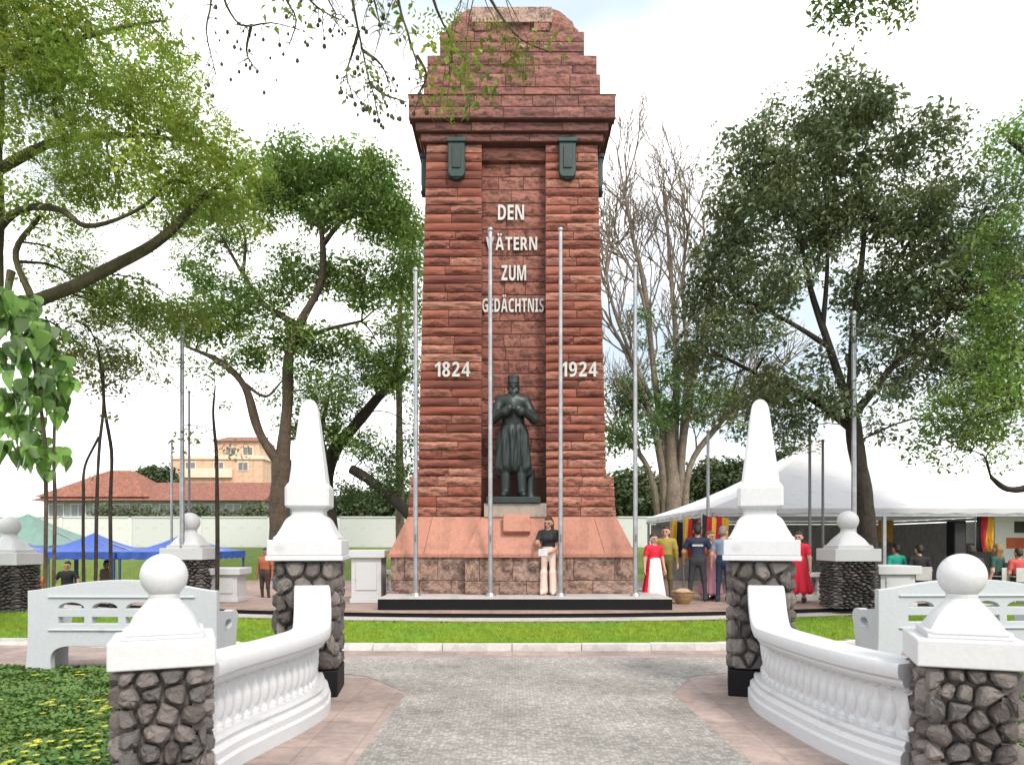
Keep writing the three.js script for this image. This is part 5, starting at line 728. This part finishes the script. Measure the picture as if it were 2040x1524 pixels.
{ // pale many-stemmed tree, mostly bare
  const r = rng(71), st = (pts, r0, r1) => pts.map(([x, y], i) => [x, y, L7 + (r() - 0.5) * 1.2 * (i > 1 ? 1 : 0.4), mix(r0, r1, i / (pts.length - 1))]);
  const limbs = [st([[1342, 1120], [1342, 1000], [1338, 900], [1330, 800]], 0.42, 0.2), st([[1325, 1110], [1322, 960], [1300, 840], [1255, 720], [1205, 620]], 0.2, 0.05), st([[1335, 1110], [1330, 930], [1305, 760], [1285, 580], [1255, 440], [1238, 350]], 0.2, 0.04), st([[1345, 1110], [1345, 900], [1348, 700], [1335, 520], [1325, 380]], 0.22, 0.04), st([[1355, 1110], [1360, 900], [1385, 740], [1415, 600], [1400, 430]], 0.2, 0.04), st([[1362, 1110], [1375, 930], [1430, 850], [1490, 790]], 0.18, 0.06), st([[1318, 1060], [1290, 930], [1250, 880], [1205, 850]], 0.16, 0.06), st([[1350, 1000], [1360, 850], [1370, 720], [1360, 560], [1375, 440]], 0.14, 0.03), st([[1300, 800], [1250, 690], [1210, 560], [1215, 440]], 0.1, 0.03), st([[1300, 700], [1270, 560], [1215, 480]], 0.09, 0.03)];
  const bareTwigs = (B) => { const g = []; const grow = (p, d, len, rad, n) => { const m = p.clone().addScaledVector(d, len * 0.5).add(V((r() - 0.5) * 0.15 * len, 0.04 * len, (r() - 0.5) * 0.15 * len)), e = p.clone().addScaledVector(d, len).add(V(0, 0.12 * len, 0)); g.push(limb([p, m, e], [rad, rad * 0.75, rad * 0.5], 4, 2)); if (n > 0) { const k = n > 1 ? 3 : 3; for (let i = 0; i < k; i++) { const q = rdir(r).multiplyScalar(0.75).add(d).add(V(0, 0.25, 0)).normalize(); grow(i ? m.clone().lerp(e, r()) : e, q, len * (0.55 + 0.25 * r()), rad * 0.66, n - 1); } } };
    for (const l of limbs.slice(1)) { const c = new THREE.CatmullRomCurve3(l.map((q) => at(q[0], q[1], q[2]).sub(B)), false, 'centripetal'); for (let i = 0; i < 13; i++) { const u = 0.42 + 0.58 * (i + r()) / 13, p = c.getPoint(Math.min(1, u)), d = c.getTangent(Math.min(1, u)).add(rdir(r).multiplyScalar(0.7)).normalize(); grow(p, d, 1.15 + 0.5 * r(), 0.042, 3); } }
    return join(g); };
  tree('bare_tree', 'pale many-stemmed tree with bare spreading twigs beside the red tower', { seed: 25, bark: barkPale, ground: 0, leaf: leafMat([0.13, 0.22, 0.075]), kinds: ['small', 'broad'], gap: 0.42, limbs, extra: [bareTwigs],
    blobs: [[1250, 780, L7 + 0.5, 50, 50, 1.4, 1.1], [1310, 815, L7 - 0.5, 60, 35, 1.3, 1], [1230, 870, L7, 35, 50, 1.2, 0.9], [1400, 800, L7 - 0.6, 60, 45, 1.3, 0.9], [1290, 860, L7 - 1, 40, 30, 1, 0.8], [1280, 650, L7, 40, 60, 1, 0.35], [1330, 740, L7, 50, 50, 1.2, 0.6], [1450, 790, L7, 40, 35, 1, 0.9]] });
}
const L8 = 16.6;
tree('broad_tree', 'large dark-trunked tree with dense grey-green leaves in front of the marquee', { seed: 26, bark: barkDark, ground: 0.19, leaf: leafMat([0.15, 0.195, 0.1], 0.4), kinds: ['small', 'broad'], gap: 0.42, density: 1.05, size: 0.72, twigEvery: 8, gapSize: 0.8,
  limbs: [[[1740, 1190, L8, 0.24], [1728, 1050, L8, 0.2], [1716, 950, L8, 0.18], [1702, 860, L8, 0.17], [1692, 790, L8, 0.15]], [[1698, 840, L8, 0.11], [1660, 710, L8, 0.09], [1622, 600, L8, 0.07], [1590, 450, L8, 0.03]], [[1694, 800, L8, 0.11], [1702, 650, L8, 0.08], [1722, 450, L8, 0.05], [1705, 280, L8, 0.02]], [[1698, 830, L8, 0.1], [1780, 730, L8 - 0.3, 0.07], [1850, 655, L8 - 0.4, 0.05], [1930, 590, L8, 0.03]], [[1702, 860, L8, 0.09], [1610, 790, L8 + 0.3, 0.07], [1510, 745, L8 + 0.3, 0.05], [1420, 700, L8, 0.03]], [[1650, 690, L8, 0.06], [1570, 640, L8, 0.05], [1470, 590, L8, 0.03]], [[1640, 650, L8, 0.06], [1650, 500, L8 - 0.5, 0.04], [1640, 330, L8 - 0.6, 0.02]], [[1704, 640, L8, 0.06], [1790, 520, L8, 0.04], [1860, 400, L8, 0.02]]],
  blobs: [[1640, 215, L8, 130, 55, 1.5, 0.75, 1.1], [1500, 310, L8, 95, 70, 1.5, 0.75, 1.1], [1600, 330, L8, 130, 70, 1.8, 1], [1760, 300, L8, 120, 80, 1.6, 0.95], [1870, 380, L8, 85, 90, 1.5, 0.9], [1560, 430, L8, 140, 70, 1.8, 1], [1450, 470, L8, 75, 80, 1.4, 0.9], [1740, 440, L8, 140, 80, 1.8, 1], [1880, 500, L8, 110, 80, 1.7, 1.1, 0.85], [1480, 580, L8, 105, 70, 1.6, 0.95], [1620, 560, L8 + 0.5, 110, 60, 1.5, 0.8], [1790, 590, L8, 130, 70, 1.7, 1.1, 0.85], [1940, 620, L8, 90, 80, 1.5, 1.2, 0.8], [1420, 690, L8, 75, 70, 1.4, 0.95], [1540, 700, L8, 105, 60, 1.5, 0.9], [1680, 700, L8, 90, 45, 1.4, 0.7, 0.8], [1820, 720, L8, 110, 60, 1.5, 1.05, 0.8], [1460, 790, L8, 80, 45, 1.3, 0.95], [1590, 800, L8, 75, 50, 1.3, 0.9], [1600, 870, L8, 30, 25, 0.8, 0.9], [1720, 800, L8 - 0.5, 80, 40, 1.2, 0.9], [1790, 850, L8, 50, 35, 1, 0.8], [1940, 760, L8, 70, 60, 1.3, 0.9, 0.8], [1530, 800, L8 + 1, 70, 50, 1.2, 0.9], [1480, 850, L8 + 1.5, 70, 35, 1.2, 0.7], [1565, 860, L8 + 1, 40, 40, 1, 0.9], [1380, 620, L8 + 1, 50, 70, 1.2, 0.8], [1370, 740, L8 + 1, 45, 60, 1.2, 0.9], [1400, 820, L8 + 1, 60, 35, 1.2, 0.8], [1640, 160, L8, 25, 20, 0.5, 0.9], [1880, 260, L8, 40, 35, 0.6, 0.7], [1960, 420, L8, 70, 90, 1.4, 1], [2010, 560, L8, 60, 90, 1.4, 1.1, 0.85], [2000, 700, L8, 60, 70, 1.3, 1.1, 0.85], [1950, 850, L8, 80, 50, 1.2, 0.9, 0.85], [1690, 230, L8, 90, 60, 1.3, 0.8]] });
const L9 = 11.5;
tree('edge_tree', 'tree with bright green leaves reaching in past the end of the marquee', { seed: 27, bark: barkDark, ground: 0, leaf: leafMat([0.2, 0.33, 0.065]), kinds: ['small', 'near'], gap: 0.4, density: 1.4, size: 0.6, twigEvery: 6,
  limbs: [[[2180, 1330, L9, 0.3], [2170, 1000, L9, 0.25], [2165, 600, L9, 0.2], [2150, 200, L9, 0.14], [2120, -150, L9, 0.1]], [[2168, 900, L9, 0.1], [2080, 960, L9, 0.07], [2010, 975, L9, 0.05], [1975, 950, L9, 0.03]], [[2165, 820, L9, 0.1], [2080, 800, L9, 0.07], [1960, 830, L9, 0.04]], [[2155, 350, L9, 0.09], [2070, 320, L9, 0.05], [2010, 280, L9, 0.03]], [[2140, 0, L9, 0.08], [1980, -60, 10, 0.06], [1830, -50, 9.2, 0.04], [1720, -25, 9, 0.02]]],
  blobs: [[2035, 260, L9, 45, 80, 0.8, 1.1], [2020, 380, L9, 50, 60, 0.8, 1, 0.8], [1930, 830, L9, 85, 60, 1, 1.05, 0.65], [2010, 760, L9, 50, 70, 0.9, 1.1, 1.2], [1900, 890, L9, 60, 45, 0.8, 0.9, 0.6], [2000, 880, L9, 50, 50, 0.8, 0.9, 1], [1980, 930, L9, 40, 15, 0.5, 0.7, 0.6], [2035, 560, L9, 30, 90, 0.8, 1, 0.7], [1995, 480, L9, 60, 80, 0.9, 1.1, 0.75], [1990, 640, L9, 60, 70, 0.9, 1.1, 0.8], [1960, 300, L9 + 2, 40, 60, 0.8, 0.8, 0.8], [1960, 710, L9, 60, 40, 0.9, 1, 0.8], [1880, 800, L9, 50, 40, 0.8, 0.9, 0.7], [1685, 15, 9, 42, 32, 0.25, 7, 0.5], [1800, 10, 9.1, 40, 22, 0.25, 6, 0.5], [1740, -12, 9, 50, 14, 0.25, 6, 0.5]] });
// background greenery beyond the wall
for (const [px, py, d, rx, ry, l] of [[1262, 985, 47, 60, 42, 'dark green tree beyond the wall between the red tower and the bare tree'], [1310, 1000, 46, 50, 32, 'dark green tree beyond the wall, behind the pale trunk of the bare tree'], [1440, 962, 48, 70, 42, 'green tree rising beyond the marquee edge beside the gate obelisk'], [1578, 930, 50, 40, 28, 'small green treetop above the marquee roof beside the gate obelisk'], [705, 1012, 47, 55, 26, 'low green tree beyond the wall, under the leaning trunk'], [775, 1010, 46, 50, 30, 'low green tree beyond the wall, touching the side of the red tower'], [312, 950, 66, 32, 18, 'small dark treetop behind the terracotta roof'], [1180, 990, 47, 60, 40, 'green tree beyond the wall, hidden behind the red tower']])
  tree('background_tree', l, { seed: px, bark, category: 'tree', group: 'trees beyond the wall', ground: 1, leaf: leafMat([0.085, 0.13, 0.05]), kinds: ['far'], gap: 0.3, density: 0.25, size: 0.75, twigEvery: 6, limbs: [[[px, 1060, d, 0.2], [px + 3, py + 15, d, 0.15], [px, py, d, 0.08]]], blobs: [[px, py, d, rx, ry, 1.8, 1.6], [px - rx * 0.5, py + ry * 0.5, d, rx * 0.6, ry * 0.6, 1.5, 1.6], [px + rx * 0.5, py + ry * 0.45, d, rx * 0.6, ry * 0.6, 1.5, 1.6]] });
{ // clipped hedge on top of the wall, in front of the house
  const r = rng(88), m = [], d = 44.5, t = thing('hedge', 'ragged green hedge along the top of the boundary wall below the terracotta roof', 'hedge', [PX(380, d), 1.2, -d]);
  const im = new THREE.InstancedMesh(clumps.far[0], leafMat([0.1, 0.13, 0.06]), 300); for (let i = 0; i < 300; i++) { scratch.position.set((r() - 0.5) * 11, 0.9 + r() * 1.35 * (0.7 + 0.3 * Math.sin(i)), (r() - 0.5) * 1.2); scratch.rotation.set(r(), r() * 6.28, r()); scratch.scale.setScalar(0.45 + 0.3 * r()); scratch.updateMatrix(); im.setMatrixAt(i, scratch.matrix); const h = 0.75 + 0.5 * r(); im.setColorAt(i, tintC.setRGB(h, h, h * 0.9)); } im.name = 'foliage'; im.userData.kind = 'stuff'; t.add(im);
  part('stems', join(Array.from({ length: 12 }, (_, i) => cyl(0.05, 0.03, 1.4, -5 + i * 0.9, -0.2, 0))), bark, t);
}
// ---------------------------------------------------------------- grass and small flowers
function tuft(seed, n, h, w) { const r = rng(seed), a = []; for (let i = 0; i < n; i++) { const x = (r() - 0.5) * w, z = (r() - 0.5) * w, t = r() * 6.28, hh = h * (0.5 + 0.7 * r()), bw = 0.0035 + 0.003 * r(), lx = (r() - 0.5) * hh * 0.9, lz = (r() - 0.5) * hh * 0.9, c = Math.cos(t) * bw, s = Math.sin(t) * bw; a.push(x - c, 0, z - s, x + c, 0, z + s, x + lx * 0.4 + c * 0.7, hh * 0.6, z + lz * 0.4 + s * 0.7, x - c, 0, z - s, x + lx * 0.4 + c * 0.7, hh * 0.6, z + lz * 0.4 + s * 0.7, x + lx, hh, z + lz); } return leafGeo(a); }
function field2(name, label, cat, geo, m, n, area, inside, seed, tint, lift) { const r = rng(seed), im = new THREE.InstancedMesh(geo, m, n); let k = 0; for (let i = 0; i < n * 6 && k < n; i++) { const x = mix(area[0], area[1], r()), d = mix(area[2], area[3], r()); if (!inside(x, d)) continue; scratch.position.set(x, ground(x, -d) - 0.008 + (lift ?? 0) * (0.3 + r()), -d); scratch.rotation.set(0, r() * 6.28, 0); scratch.scale.setScalar(0.7 + 0.6 * r()); scratch.updateMatrix(); im.setMatrixAt(k, scratch.matrix); const p = fbm3(x * 1.3, 3, d * 1.3), h = 0.8 + 0.4 * r(); im.setColorAt(k, tintC.setRGB(h * (0.8 + 0.5 * p) * tint[0], h * tint[1], h * (1.1 - 0.4 * p) * tint[2])); k++; } im.count = k; im.name = numbered(name); im.castShadow = im.receiveShadow = true; scene.add(im); tag(im, label, cat, null, 'stuff'); }
const grassLeaf = leafMat([0.29, 0.46, 0.055], 0.6), grassDark = leafMat([0.11, 0.215, 0.045], 0.5);
field2('grass_strip', 'bright green grass strip between the kerb and the black steps', 'grass', tuft(5, 22, 0.09, 0.09), grassLeaf, 26000, [-10.5, 10.5, 10.4, 15.5], (x, d) => d > kerbD(x) + 0.14 && d < 13.46 + arc(clamp(x, -11, 11), 20), 61, [1, 1, 1]);
field2('ground_cover', 'leafy ground cover with small yellow flowers beside the near gate pillar and bench', 'ground cover', broadClump(19, 16, 0.07, 0.045, 0.017), grassDark, 26000, [-7.5, -2.35, 3.4, 9.1], (x, d) => d < 8.72 + Math.max(0, -x - 2.5) * 0.05, 62, [1, 1, 1], 0.05);
field2('ground_cover', 'leafy ground cover beside the near gate pillar in front of the marquee', 'ground cover', broadClump(20, 16, 0.07, 0.045, 0.017), grassDark, 16000, [2.95, 7.5, 3.4, 9.1], (x, d) => d < 8.72 + (x - 3) * 0.05, 63, [1, 1, 1], 0.05);
{ const a = []; for (let i = 0; i < 6; i++) leafTris(a, V(0, 0.09, 0), V(Math.cos(i * 1.047), 0.25, Math.sin(i * 1.047)).normalize(), V(0, 1, 0), 0.03, 0.011, 0.1); const fm = leafMat([0.62, 0.6, 0.05]); field2('yellow_flowers', 'tiny yellow flowers scattered in the lawn beside the near gate pillar', 'flowers', leafGeo(a), fm, 420, [-5.5, -2.4, 3.8, 8.2], (x, d) => fbm3(x * 1.2 + 4, 1, d * 1.2) > 0.46, 64, [1, 1, 1]); field2('yellow_flowers', 'tiny yellow flowers in the lawn in front of the marquee', 'flowers', leafGeo(a), fm, 160, [3.1, 6, 3.8, 8.2], () => true, 65, [1, 1, 1]); }
renderer.render(scene, camera);
